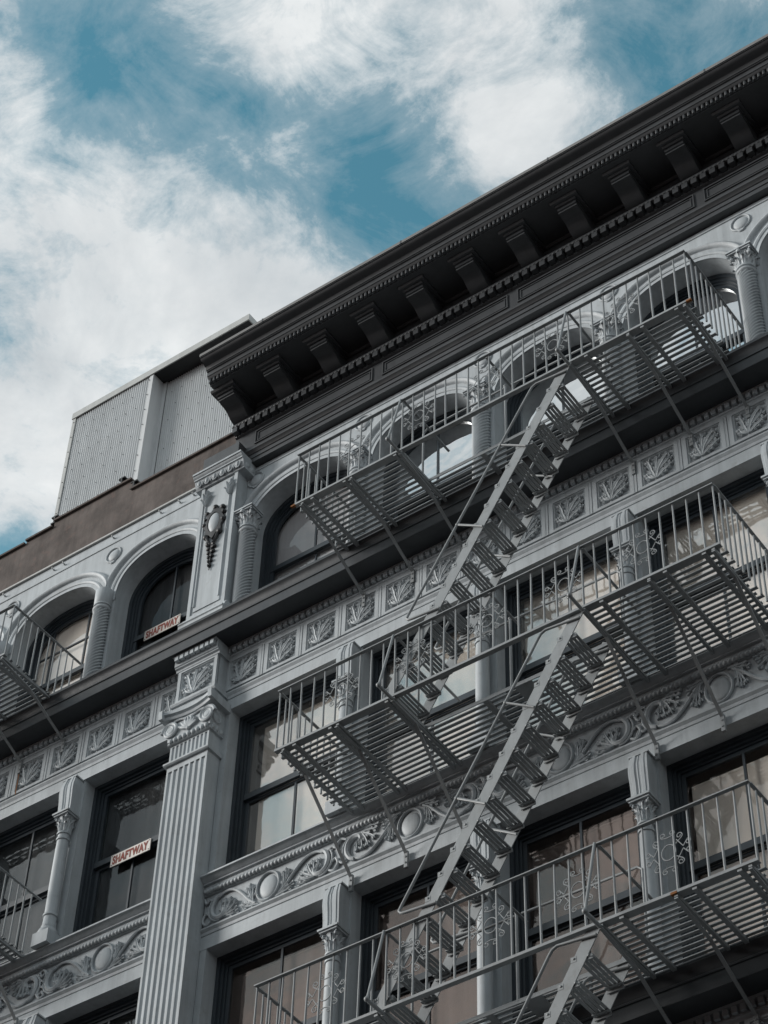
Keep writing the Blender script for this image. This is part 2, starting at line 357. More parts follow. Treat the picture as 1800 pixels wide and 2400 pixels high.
# --- leaf panels
def leaf_relief():
    b = MB()
    B = [([(-0.045, -0.165), (-0.005, -0.04), (0.07, 0.075), (0.150, 0.160)], 0.046), ([(-0.05, -0.165), (-0.09, -0.03), (-0.115, 0.08), (-0.145, 0.155)], 0.042),
         ([(-0.035, -0.11), (-0.025, 0.05), (0.0, 0.165)], 0.034), ([(-0.03, -0.165), (0.06, -0.105), (0.125, -0.075), (0.168, -0.02)], 0.042),
         ([(-0.055, -0.16), (-0.125, -0.125), (-0.160, -0.05)], 0.034), ([(0.01, -0.06), (0.09, 0.0), (0.165, 0.065)], 0.036)]
    for p, w in B: b.leaf(p, w * 0.95, 0.040, 0.026, 3, 0.056)
    for (x, z, r) in ((0.155, -0.095, 0.020), (0.105, -0.135, 0.022), (0.05, -0.165, 0.020), (-0.125, -0.165, 0.022), (-0.165, -0.08, 0.018), (0.178, 0.02, 0.018), (-0.165, 0.06, 0.017), (0.160, 0.115, 0.018), (-0.10, 0.172, 0.016), (0.04, 0.178, 0.015), (-0.145, -0.135, 0.016)):
        b.ell((x * 0.97, 0.008, z * 0.97), r * 0.72, 0.030, r * 0.72, 8, 5)
    b.tube([(-0.05, 0.02, -0.185), (-0.03, 0.0, -0.05), (0.01, 0.0, 0.05), (0.09, 0.0, 0.13)], [0.012, 0.012, 0.010, 0.006], 5)
    return b
leaf_me = proto('leaf_relief', leaf_relief(), W, 30)
def panel_mesh(w, h, rw, rh, t=0.034):
    b = MB(); z0 = -h / 2; z1 = h / 2
    def ring(ax, az, bx, bz, y0, y1):   # front ring (outer ax,az at depth y0 -> inner bx,bz at depth y1)
        A = [(-ax, y0, -az), (ax, y0, -az), (ax, y0, az), (-ax, y0, az)]; B = [(-bx, y1, -bz), (bx, y1, -bz), (bx, y1, bz), (-bx, y1, bz)]
        b.add(A + B, [(i, (i + 1) % 4, 4 + (i + 1) % 4, 4 + i) for i in range(4)])
    ring(w / 2, h / 2, w / 2, h / 2, 0.03, -0.006); ring(w / 2, h / 2, rw / 2 + 0.034, rh / 2 + 0.034, -0.006, -0.006)
    ring(rw / 2 + 0.034, rh / 2 + 0.034, rw / 2 + 0.028, rh / 2 + 0.028, -0.006, 0.010); ring(rw / 2 + 0.028, rh / 2 + 0.028, rw / 2 + 0.014, rh / 2 + 0.014, 0.010, 0.004)
    ring(rw / 2 + 0.014, rh / 2 + 0.014, rw / 2, rh / 2, 0.004, 0.032)
    b.add([(-rw / 2, 0.032, -rh / 2), (rw / 2, 0.032, -rh / 2), (rw / 2, 0.032, rh / 2), (-rw / 2, 0.032, rh / 2)], [(0, 1, 2, 3)])
    return b
pan_me = proto('leaf_panel', panel_mesh(0.545, 0.53, 0.375, 0.39), W, 0)
sti_me = proto('stile', MB().box(-0.0270, -0.0150, -0.014, 0.036, -0.265, 0.265).box(-0.0110, 0.0110, -0.020, 0.036, -0.265, 0.265).box(0.0150, 0.0270, -0.014, 0.036, -0.265, 0.265).box(-0.015, 0.015, -0.004, 0.036, -0.265, 0.265), W, 0)
def leaf_row(xs, zc):
    for x in xs:
        p = place('leaf_panel', pan_me, (x, -0.024, zc), bld)
        o = place('leaf_relief', leaf_me, (x, -0.026, zc - 0.005), p)
        o.scale = (1, 1, 1.06)
row = [0.30 + 0.6 * i for i in range(16)]
leaf_row([x for x in row if x < 9.4], 21.448)
for i in range(1, 16): place('stile', sti_me, (0.6 * i, -0.012, 21.448), bld)
rowl = [-1.12 + 0.3 - 0.612 * i + 0.006 for i in range(9)]
leaf_row(rowl, 21.448)
for i in range(9): place('stile', sti_me, (-1.12 - 0.612 * i, -0.012, 21.448), bld)
leaf_row([x for x in row if 5 < x < 9.4], 21.448 - 7.96)

# --- scroll frieze ornament: half units that swing out from an oval boss
def spline(P, k=6):
    P = [Vector(p) for p in P]; Q = []
    for i in range(len(P) - 1):
        p0 = P[max(i - 1, 0)]; p1 = P[i]; p2 = P[i + 1]; p3 = P[min(i + 2, len(P) - 1)]
        for j in range(k):
            u = j / k
            Q.append(0.5 * (2 * p1 + (p2 - p0) * u + (2 * p0 - 5 * p1 + 4 * p2 - p3) * u * u + (3 * p1 - p0 - 3 * p2 + p3) * u ** 3))
    Q.append(P[-1]); return Q
def scroll_half(s, fl, knot):
    b = MB()
    T = lambda pts: [(s * u, fl * (v - 0.226)) for (u, v) in pts]
    def tub(pts, r, dy=-0.012):
        q = spline([(p[0], dy, p[1]) for p in T(pts)], 5); n = len(q)
        rr = [0.82 * r * (0.55 + 0.55 * math.sin(math.pi * (0.15 + 0.75 * i / n))) for i in range(n)]
        b.tube(q, rr, 6)
    tub([(0.17, 0.05), (0.27, 0.13), (0.40, 0.28), (0.53, 0.385), (0.66, 0.405), (0.76, 0.36)], 0.022)
    tub([(0.74, 0.385), (0.80, 0.35), (0.845, 0.25), (0.83, 0.14), (0.76, 0.075), (0.68, 0.085), (0.655, 0.14), (0.68, 0.175)], 0.036)
    tub([(0.72, 0.04), (0.80, 0.05), (0.88, 0.13), (0.90, 0.25), (0.86, 0.36)], 0.016)
    for (p, w) in (([(0.66, 0.06), (0.60, 0.16), (0.55, 0.29)], 0.034), ([(0.66, 0.06), (0.55, 0.13), (0.46, 0.21)], 0.034), ([(0.66, 0.06), (0.54, 0.07), (0.44, 0.10)], 0.030),
                   ([(0.66, 0.07), (0.65, 0.19), (0.63, 0.30)], 0.030), ([(0.67, 0.10), (0.71, 0.20), (0.70, 0.29)], 0.026), ([(0.62, 0.05), (0.52, 0.025), (0.42, 0.05)], 0.024)):
        b.leaf(T(p), w * 0.85, 0.036, 0.004, 2, 0.05)
    for (p, w) in (([(0.21, 0.06), (0.225, 0.20), (0.22, 0.33)], 0.028), ([(0.22, 0.09), (0.28, 0.22), (0.315, 0.32)], 0.026), ([(0.22, 0.10), (0.26, 0.24), (0.26, 0.36)], 0.022),
                   ([(0.12, 0.02), (0.24, 0.035), (0.36, 0.055)], 0.030), ([(0.20, 0.05), (0.30, 0.09), (0.37, 0.11)], 0.024)):
        b.leaf(T(p), w * 0.85, 0.032, 0.004, 2, 0.045)
    if knot:
        tub([(0.845, 0.34), (0.90, 0.37), (0.95, 0.34), (0.985, 0.42)], 0.018); tub([(0.86, 0.06), (0.93, 0.03), (0.985, 0.10), (0.95, 0.19), (0.90, 0.16)], 0.020)
    return b
half_me = {(s, f): proto('scroll_leaf', scroll_half(s, f, True), W, 38) for s in (-1, 1) for f in (-1, 1)}
ob = MB().ell((0, 0.012, 0), 0.125, 0.034, 0.155, 20, 10)
ob.tube([(0.158 * math.cos(q), -0.004, 0.192 * math.sin(q)) for q in (2 * math.pi * k / 36 for k in range(36))], 0.017, 6, closed=True)
oval_me = proto('oval_boss', ob, W, 60)
def scroll_row(units, zc=17.760):
    for (x, f) in units:
        o = place('oval_boss', oval_me, (x, 0.006, zc), bld)
        for s in (-1, 1):
            sc = 1.0
            if s == -1 and abs(x - 0.965) < 0.1: sc = 0.93
            if s == 1 and x > -2 and x < 0: sc = 0.93
            place('scroll_leaf', half_me[(s, f)], (x, 0.006, zc), o, scale=(sc, 1, 1))
scroll_row([(0.955, 1), (2.90, -1), (4.82, 1), (6.735, -1), (8.65, 1), (-1.47, 1), (-3.33, -1), (-5.25, 1)])
# twisted rope moulding above the scrolls, bead course
def rope(x0, x1, y, z, r, pitch, amp, starts=1, n=10, sub=5):
    b = MB(); L = int((x1 - x0) / pitch * sub); vs = []; fs = []
    for i in range(L + 1):
        x = x0 + (x1 - x0) * i / L
        for k in range(n):
            q = 2 * math.pi * k / n; rr = r * (1 - amp + amp * math.sin(2 * math.pi * x / pitch + starts * q))
            vs.append((x, y + rr * math.cos(q), z + rr * math.sin(q)))
    for i in range(L):
        for k in range(n): fs.append((i * n + k, i * n + (k + 1) % n, (i + 1) * n + (k + 1) % n, (i + 1) * n + k))
    b.add(vs, fs); return b
for (x0, x1) in BAYS:
    part('rope_moulding', rope(max(x0, -5.6) + 0.02, x1 - 0.02, -0.018, 18.032, 0.040, 0.052, 0.16), W, bld, 70, kind='stuff')

# --- storeys B and C: piers, columns, consoles
def blade_cap(b, cx, cy, z0, z1, r0, r1, nleaf, back=False):
    for row_, (za, zb, ra, rb) in enumerate(((z0, z0 + (z1 - z0) * 0.55, r0, r0 * 1.30), (z0 + (z1 - z0) * 0.32, z0 + (z1 - z0) * 0.86, r0 * 1.06, r1))):
        for k in range(nleaf):
            q = 2 * math.pi * (k + 0.5 * row_) / nleaf
            d = Vector((math.cos(q), math.sin(q), 0)); t = Vector((-math.sin(q), math.cos(q), 0)); vs = []; w = math.pi * r0 / nleaf * 0.95
            for (u, rr, ww) in ((0, ra, 0.7), (0.35, ra * 1.02, 1.0), (0.7, ra + (rb - ra) * 0.45, 1.05), (0.92, rb * 1.08, 0.8), (0.86, rb * 1.22, 0.45)):
                zz = za + (zb - za) * u
                for (a, e) in ((-1, -0.012), (-0.45, 0.008), (0, 0.0), (0.45, 0.008), (1, -0.012)):
                    p = Vector((cx, cy, zz)) + d * (rr + e) + t * (w * ww * a); vs.append(p)
            b.add(vs, [(i * 5 + j, i * 5 + j + 1, i * 5 + j + 6, i * 5 + j + 5) for i in range(4) for j in range(4)])
def volute(b, c, ax, up_, nrm, r, th, turns=1.8, n=22, tr=None):
    pts = []
    for i in range(n + 1):
        t = i / n; a = 2 * math.pi * turns * t; rr = r * (1 - 0.86 * t)
        pts.append(Vector(c) + ax * (rr * math.cos(a)) + up_ * (rr * math.sin(a)))
    b.tube(pts, [(tr or r * 0.2) * (1 - 0.45 * i / n) for i in range(n + 1)], 6)
    e_ = Vector((abs(ax.x) + abs(up_.x) , abs(ax.y) + abs(up_.y), abs(ax.z) + abs(up_.z)))
    b.ell(c, (r * 0.78 if abs(nrm.x) < 0.5 else th), (r * 0.78 if abs(nrm.y) < 0.5 else th), r * 0.78, 12, 6)
def slim_column(x, zs, zt, nm, y=-0.075):
    # zs sill top, zt lintel soffit
    c = group_node('column', (x, y, zs), bld)
    zc = zt - 0.60                         # top of abacus / bottom of console
    b = MB().box(x - 0.125, x + 0.125, y - 0.125, 0.02, zs - 0.03, zs + 0.16)
    b.lathe(x, y, [(0.125, zs + 0.16), (0.128, zs + 0.19), (0.112, zs + 0.225), (0.09, zs + 0.25), (0.096, zs + 0.275), (0.086, zs + 0.30), (0.080, zs + 0.42), (0.095, zs + 0.43), (0.095, zs + 0.455), (0.08, zs + 0.47)], 20)
    part('base', b, W, c)
    part('shaft', MB().lathe(x, y, [(0.080, zs + 0.465), (0.081, zs + 0.9), (0.078, zc - 0.55), (0.074, zc - 0.42), (0.088, zc - 0.415), (0.088, zc - 0.385), (0.074, zc - 0.38), (0.074, zc - 0.33), (0.090, zc - 0.325), (0.090, zc - 0.30), (0.074, zc - 0.29)], 20), W, c)
    b = MB().lathe(x, y, [(0.070, zc - 0.292), (0.072, zc - 0.16), (0.095, zc - 0.05), (0.10, zc - 0.045)], 16)
    blade_cap(b, x, y, zc - 0.285, zc - 0.05, 0.074, 0.105, 8)
    for (sx_, sy_) in ((-1, -1), (1, -1)):
        d = Vector((sx_, sy_, 0)).normalized(); e = Vector((-d.y, d.x, 0))
        volute(b, (x + d.x * 0.115, y + d.y * 0.115, zc - 0.085), d, Vector((0, 0, 1)), e, 0.034, 0.02, 1.4, 14)
    b.box(x - 0.115, x + 0.115, y - 0.115, 0.03, zc - 0.048, zc - 0.025); b.box(x - 0.132, x + 0.132, y - 0.132, 0.03, zc - 0.0249, zc)
    part('capital', b, W, c, 50)
    # console: fluted S-curved block up to the lintel
    S = [(0.115, 0.0), (0.112, 0.10), (0.118, 0.22), (0.128, 0.34), (0.126, 0.44), (0.105, 0.53), (0.090, 0.595)]
    b = MB(); vs = []; xsn = [(-1, 0.0), (-0.74, 0), (-0.68, -0.008), (-0.34, -0.008), (-0.26, 0.004), (-0.08, 0.004), (0, -0.004), (0.08, 0.004), (0.26, 0.004), (0.34, -0.008), (0.68, -0.008), (0.74, 0), (1, 0.0)]
    m = len(xsn)
    for (h, z) in S:
        yy = -0.02 - h * 1.15
        vs += [(x + u * (0.100 + (h - 0.10) * 0.45), yy + e, zc + z) for (u, e) in xsn]
    fs = [(i * m + k, i * m + k + 1, (i + 1) * m + k + 1, (i + 1) * m + k) for i in range(len(S) - 1) for k in range(m - 1)]
    nb = len(vs)
    for (h, z) in S: vs += [(x - (0.100 + (h - 0.10) * 0.45), 0.03, zc + z), (x + (0.100 + (h - 0.10) * 0.45), 0.03, zc + z)]
    for i in range(len(S) - 1):
        fs += [(i * m, (i + 1) * m, nb + 2 * i + 2, nb + 2 * i), (i * m + m - 1, (i + 1) * m + m - 1, nb + 2 * i + 3, nb + 2 * i + 1)]
    fs.append(tuple(range(m)) + (nb + 1, nb)); b.add(vs, fs)
    b.box(x - 0.115, x + 0.115, -0.135, 0.03, zt - 0.022, zt - 0.002)
    part('console', b, W, c, 40)
def pier(x, hw, z0, z1, y0=0.0, y1=0.40):
    part('pier', MB().box(x - hw, x + hw, y0, y1, z0, z1), W, bld, 0)
STORE = ((18.245, 20.865), (14.33, 17.235))
for (zs, zt) in STORE:
    for x in COLS_R + COLS_L:
        if x < -4 and zs < 15: continue
        pier(x, 0.135, zs - 0.02, zt, 0.022)
        if not (x > 7 and zs < 15 and False): slim_column(x, zs, zt, 'col')
    for (a, b_) in ((PX1, 0.125), (-0.79, PX0), (RP0 - 0.19, RP0)):
        part('jamb_pier', MB().box(a, b_, 0.004, 0.40, zs - 0.02, zt), W, bld, 0)
part('end_pier', MB().box(XL, XL + 0.25, 0.004, 0.40, 13.4, 21.9), W, bld, 0)

# --- windows
def rect_window(x0, x1, z0, z1, y, style, cover=None, rail=None, gl=None, top_mun=True, low_mun=True):
    w = group_node('window', ((x0 + x1) / 2, y, z0), bld)
    def fr(a, m_, d0, d1):       # nested rectangular frame
        b = MB(); X0, X1, Z0, Z1 = x0 + a, x1 - a, z0, z1 - a; t = m_
        b.box(X0, X0 + t, d0, d1, Z0, Z1); b.box(X1 - t, X1, d0, d1, Z0, Z1); b.box(X0 + t, X1 - t, d0, d1, Z1 - t, Z1)
        return b
    b = fr(0, 0.05, y, y + 0.17); c = fr(0.05, 0.035, y + 0.035, y + 0.17); b.v, b.f = b.v, b.f; b.add(c.v, c.f)
    c = fr(0.085, 0.03, y + 0.065, y + 0.17); b.add(c.v, c.f)
    part('frame', b, FR, w, 0)
    a = 0.115; X0, X1, Z1 = x0 + a, x1 - a, z1 - a
    zr = rail if rail else z0 + (z1 - z0) * 0.5
    yu, yl = y + 0.085, y + 0.120
    b = MB(); b.box(X0, X0 + 0.05, yu, yu + 0.035, zr, Z1); b.box(X1 - 0.05, X1, yu, yu + 0.035, zr, Z1); b.box(X0 + 0.05, X1 - 0.05, yu, yu + 0.035, Z1 - 0.05, Z1); b.box(X0, X1, yu - 0.012, yu + 0.034, zr - 0.055, zr + 0.03)
    if top_mun: b.box((X0 + X1) / 2 - 0.014, (X0 + X1) / 2 + 0.014, yu + 0.002, yu + 0.03, zr + 0.03, Z1 - 0.05)
    part('upper_sash', b, FR, w, 0)
    b = MB(); b.box(X0, X0 + 0.055, yl, yl + 0.035, z0, zr - 0.056); b.box(X1 - 0.055, X1, yl, yl + 0.035, z0, zr - 0.056); b.box(X0 + 0.055, X1 - 0.055, yl, yl + 0.035, z0, z0 + 0.08); b.box(X0 + 0.055, X1 - 0.055, yl, yl + 0.035, zr - 0.09, zr - 0.056)
    if low_mun: b.box((X0 + X1) / 2 - 0.014, (X0 + X1) / 2 + 0.014, yl + 0.002, yl + 0.03, z0 + 0.08, zr - 0.09)
    part('lower_sash', b, FR, w, 0)
    gl = gl or GC
    tilt(part('pane', MB().box(X0 + 0.04, X1 - 0.04, yu + 0.014, yu + 0.018, zr, Z1 - 0.04), gl, w, 0))
    tilt(part('pane', MB().box(X0 + 0.045, X1 - 0.045, yl + 0.014, yl + 0.018, z0 + 0.07, zr - 0.06), gl, w, 0))
    if cover:
        mt, gapl, gapt, gapr = cover
        b = MB(); n = 40; vs = []; xa, xb = X0 + gapl, X1 - gapr
        for i in range(n + 1):
            t = i / n; yy = y + 0.175 + 0.006 * math.sin(t * 37) * math.sin(t * 5 + x0)
            vs += [(xa + (xb - xa) * t, yy, z0 - 0.05), (xa + (xb - xa) * t, yy, Z1 - gapt)]
        b.add(vs, [(2 * i, 2 * i + 2, 2 * i + 3, 2 * i + 1) for i in range(n)])
        part('blind', b, mt, w, 60)
        part('blind_roller', MB().tube([(xa, y + 0.20, Z1 - gapt + 0.02), (xb, y + 0.20, Z1 - gapt + 0.02)], 0.03, 8), mt, w, 60)
    return w
def spans(cols, left, right_):
    e = [left] + [v for c in cols for v in (c - 0.135, c + 0.135)] + [right_]
    return [(e[i], e[i + 1]) for i in range(0, len(e), 2)]
SR_ = spans(COLS_R, 0.125, RP0 - 0.19); SL_ = spans(list(reversed(COLS_L)), XL + 0.25, -0.79)
for i, (a, b_) in enumerate(SR_):
    rect_window(a, b_, 18.24, 20.865, 0.19, 'B', (BL, 0.16 if i == 0 else 0.05, 0.05 if i else 0.10, 0.02), 19.58, GB)
    rect_window(a, b_, 14.34, 17.235, 0.20, 'C', ((BL if i == 3 else BR), 0.14 if i == 0 else 0.06, 0.16, 0.03), 15.93, GT)
for i, (a, b_) in enumerate(SL_):
    sh = i == len(SL_) - 1
    rect_window(a, b_, 18.24, 20.865, 0.20, 'B', (DR, 0.02, 0.02, 0.02), 19.60, GD if sh else GC, top_mun=not sh)
    rect_window(a, b_, 14.34, 17.235, 0.20, 'C', (DR, 0.05, 0.05, 0.05), 15.93, GC)

# --- arcade of the top storey
ZS, HR, NE = 24.16, 0.66, 2.35
def arch_pt(c, a, h, t, off=0.0):
    # t in 0..1 left spring -> right spring on a superellipse, plus outward offset
    q = math.pi * (1 - t); cs, sn = math.cos(q), math.sin(q)
    x = a * (1 if cs >= 0 else -1) * abs(cs) ** (2 / NE); z = h * abs(sn) ** (2 / NE)
    gx = (abs(x) / a) ** (NE - 1) / a * (1 if x >= 0 else -1); gz = (abs(z) / h) ** (NE - 1) / h
    L = math.hypot(gx, gz) or 1
    return c + x + gx / L * off, ZS + z + gz / L * off, gx / L, gz / L
NT = 48
TT = [0.5 - 0.5 * math.cos(math.pi * i / NT) * 1.0 for i in range(NT + 1)]
def arch_wall(c, a, xl, xr, ztop, y0=0.0, y1=0.42):
    # wall panel with an arched opening between the pier lines xl..xr, front at y0
    b = MB(); P = [arch_pt(c, a, HR, t)[:2] for t in TT]
    vs = []; 
    for (x, z) in P: vs += [(x, y0, z), (x, y0, ztop), (x, y1, z), (x, y1, ztop)]
    fs = []
    for i in range(NT):
        k = 4 * i; fs += [(k, k + 4, k + 5, k + 1), (k + 2, k + 3, k + 7, k + 6), (k, k + 2, k + 6, k + 4), (k + 1, k + 5, k + 7, k + 3)]
    b.add(vs, fs)
    xl_, xr_ = P[0][0], P[-1][0]
    b.box(xl, xl_, y0, y1, Z_AR - 0.05, ztop); b.box(xr_, xr, y0, y1, Z_AR - 0.05, ztop)
    return part('arch_wall', b, W, bld, 25)
def arch_mould(c, a, half_l, half_r, prof):
    # prof: list of (offset, y); sweep along the arch
    m = len(prof); vs = []; fs = []; n = 0
    cl = (c - half_l + 0.002, c + half_r - 0.002)
    T2 = [(-0.30, None), (-0.15, None)]
    pts = []
    for t in TT:
        pts.append([arch_pt(c, a, HR, t, o)[:2] for (o, _) in prof])
    lo = [(arch_pt(c, a, HR, 0, o)[0], ZS - 0.05) for (o, _) in prof]; hi = [(arch_pt(c, a, HR, 1, o)[0], ZS - 0.05) for (o, _) in prof]
    pts = [lo] + pts + [hi]
    for r_ in pts:
        for (x, z), (_, y) in zip(r_, prof): vs.append((min(max(x, cl[0]), cl[1]), y, z))
    for i in range(len(pts) - 1):
        for k in range(m - 1): fs.append((i * m + k, i * m + k + 1, (i + 1) * m + k + 1, (i + 1) * m + k))
    b = MB(); b.add(vs, fs); return b
MOULD = [(0.0, 0.01), (0.0, -0.012), (0.055, -0.012), (0.06, -0.022), (0.085, -0.030), (0.11, -0.022), (0.118, -0.012), (0.165, -0.012), (0.172, -0.035), (0.19, -0.055), (0.215, -0.062), (0.24, -0.052), (0.255, -0.030), (0.262, 0.01)]
def arch_window(c, a, y, z0, gl, cover=None, rail=23.56, muns=None, hbar=None):
    w = group_node('window', (c, y, z0), bld)
    def loop(d):
        P = [(c - a + d, z0)]
        for t in TT:
            q = math.pi * (1 - t); cs, sn = math.cos(q), math.sin(q)
            P.append((c + (a - d) * (1 if cs >= 0 else -1) * abs(cs) ** (2 / NE), ZS + (HR - d) * abs(sn) ** (2 / NE)))
        P.append((c + a - d, z0)); return P
    def ring(b, d0, d1, ya, yb):
        A, B = loop(d0), loop(d1); n = len(A)
        vs = [(x, ya, z) for x, z in A] + [(x, ya, z) for x, z in B] + [(x, yb, z) for x, z in B]
        b.add(vs, [(i, i + 1, n + i + 1, n + i) for i in range(n - 1)] + [(n + i, n + i + 1, 2 * n + i + 1, 2 * n + i) for i in range(n - 1)])
        return b
    b = MB(); ring(b, 0.0, 0.055, y, y + 0.03); ring(b, 0.055, 0.095, y + 0.03, y + 0.055); ring(b, 0.095, 0.125, y + 0.055, y + 0.10)
    part('frame', b, FR, w, 30)
    b = MB(); ring(b, 0.124, 0.175, y + 0.075, y + 0.11)
    X0, X1 = c - a + 0.125, c + a - 0.125
    b.box(X0, X1, y + 0.066, y + 0.12, rail - 0.06, rail + 0.02)
    for mx in (muns if muns is not None else [c]):
        zt = ZS + (HR - 0.17) * max(0.0, 1 - abs((mx - c) / (a - 0.17)) ** NE) ** (1 / NE)
        b.box(mx - 0.013, mx + 0.013, y + 0.085, y + 0.112, rail + 0.02, zt)
        b.box(mx - 0.013, mx + 0.013, y + 0.118, y + 0.14, z0, rail - 0.06)
    if hbar: b.box(X0 + 0.05, X1 - 0.05, y + 0.087, y + 0.110, hbar - 0.013, hbar + 0.013)
    part('sash', b, FR, w, 30)
    P = [p for p in loop(0.16) if p[1] >= rail]
    P = [(P[0][0], rail)] + P + [(P[-1][0], rail)]
    b = MB(); n = len(P); b.add([(x, y + 0.10, z) for x, z in P], [tuple(range(n))]); tilt(part('pane', b, gl, w, 0), 0.5)
    part('pane', MB().box(X0 + 0.03, X1 - 0.03, y + 0.128, y + 0.132, z0, rail - 0.05), gl, w, 0)
    if cover:
        Q = loop(0.13); m = len(Q); b = MB()
        b.add([(x, y + 0.155, z) for x, z in Q], [tuple(range(m))]); part('blind', b, cover, w, 0)
    return w
TW = {}
def twist_column(x, y, z0, z1, cap=True):
    c = group_node('twisted_column', (x, y, z0), bld)
    zt = z1 - 0.40
    k = round(zt - z0, 3)
    if k not in TW:
        prof = [(0.106, k * i / 280) for i in range(281)]
        TW[k] = proto('shaft', MB().lathe(0, 0, prof, 90, lambda r, z, q: r + 0.034 * (abs(math.sin((z * 2 * math.pi / 0.058 - 10 * q) / 2)) ** 0.75 - 0.64)), W, 80)
    place('shaft', TW[k], (x, y, z0), c)
    b = MB().lathe(x, y, [(0.112, zt - 0.005), (0.132, zt + 0.012), (0.134, zt + 0.030), (0.116, zt + 0.042), (0.110, zt + 0.075), (0.128, zt + 0.085), (0.128, zt + 0.105), (0.112, zt + 0.115)], 28)
    part('ring', b, W, c, 50)
    if cap:
        b = MB().lathe(x, y, [(0.108, zt + 0.112), (0.112, zt + 0.22), (0.145, zt + 0.34), (0.150, zt + 0.345)], 24)
        blade_cap(b, x, y, zt + 0.118, zt + 0.35, 0.112, 0.150, 10)
        for (sx_, sy_) in ((-1, -1), (1, -1)):
            d = Vector((sx_, sy_, 0)).normalized(); e = Vector((-d.y, d.x, 0))
            volute(b, (x + d.x * 0.165, y + d.y * 0.165, zt + 0.295), d, Vector((0, 0, 1)), e, 0.056, 0.028, 1.7, 18)
        b.ell((x, y - 0.15, zt + 0.345), 0.035, 0.03, 0.035)
        b.box(x - 0.155, x + 0.155, y - 0.155, 0.03, zt + 0.352, zt + 0.376); b.box(x - 0.172, x + 0.172, y - 0.172, 0.03, zt + 0.3762, zt + 0.40)
        part('capital', b, W, c, 55)
    else:
        part('plain_drum', MB().lathe(x, y, [(0.112, zt + 0.112), (0.126, zt + 0.13), (0.130, zt + 0.385), (0.118, zt + 0.40)], 24), W, c, 50)
ZTR, ZTL = 25.36, 25.58
def arcade(spans_, ztop, cols, wins, cap):
    for i, (a, b_) in enumerate(spans_):
        c = (a + b_) / 2; hw = (b_ - a) / 2
        hl = hw + (0.16 if i else 0.12); hr = hw + (0.16 if i < len(spans_) - 1 else 0.12)
        arch_wall(c, hw, a - hl + hw, b_ + hr - hw, ztop)
        part('archivolt', arch_mould(c, hw, hl, hr, MOULD), W, bld, 35)
        gl, cov, mu, hb = wins[i]
        arch_window(c, hw, 0.275, Z_AR, gl, cov, muns=mu, hbar=hb)
TR_ = [(0.15, 1.83)] + [(COLS_R[i] + 0.16, COLS_R[i + 1] - 0.16) for i in range(3)] + [(COLS_R[3] + 0.16, 9.46)]
TL_ = [(XL + 0.4, COLS_L[1] - 0.16), (COLS_L[1] + 0.16, COLS_L[0] - 0.16), (COLS_L[0] + 0.16, -0.72)]
arcade(TR_, ZTR, COLS_R, [(GC, BG, None, None), (GM, BG, None, None), (GM, BG, None, None), (GM, BG, None, None), (GM, BG, None, None)], True)
arcade(TL_, ZTL, COLS_L, [(GB, BL, [-5.0], None), (GB, BL, [-3.70, -3.05], 24.13), (GD, DR, None, None)], False)
for x in COLS_R + [0.165, 9.445]: twist_column(x, -0.055, Z_AR - 0.03, 24.34)
for x in COLS_L: twist_column(x, -0.055, Z_AR - 0.03, 24.30, False)
# spandrel bosses
sb = MB().ell((0, 0.01, 0), 0.105, 0.036, 0.105, 20, 10)
sb.tube([(0.132 * math.cos(q), -0.002, 0.132 * math.sin(q) - (0.03 if math.sin(q) < -0.97 else 0)) for q in (2 * math.pi * k / 36 for k in range(36))], 0.014, 6, closed=True)
boss_me = proto('spandrel_boss', sb, W, 60)
for x in COLS_R + COLS_L + [0.17, 9.45]: place('spandrel_boss', boss_me, (x + 0.0, -0.004, 25.10), bld)
for (x0, x1, z) in ((PX1, RP0, 25.285), (XL, PX0, 25.372)):
    part('string_moulding', MB().prism([(0.01, z - 0.012), (-0.012, z - 0.010), (-0.016, z), (-0.012, z + 0.010), (0.01, z + 0.012)], x0, x1), W, bld, 30)
part('coping_strip', MB().prism([(0.05, 25.582), (-0.035, 25.575), (-0.04, 25.600), (-0.02, 25.618), (0.05, 25.625)], XL, -0.02), FL, bld, 0)
hk = proto('wall_hook', MB().tube([(0, 0.01, 0), (0, -0.05, 0.0), (0, -0.055, 0.025)], 0.007, 5).ell((0, -0.012, 0), 0.018, 0.012, 0.018, 6, 4), FE)
for x in (-4.5, -3.55, -3.35, -2.42, -1.55, -1.2, -0.95): place('wall_hook', hk, (x, -0.004, 25.475), bld)

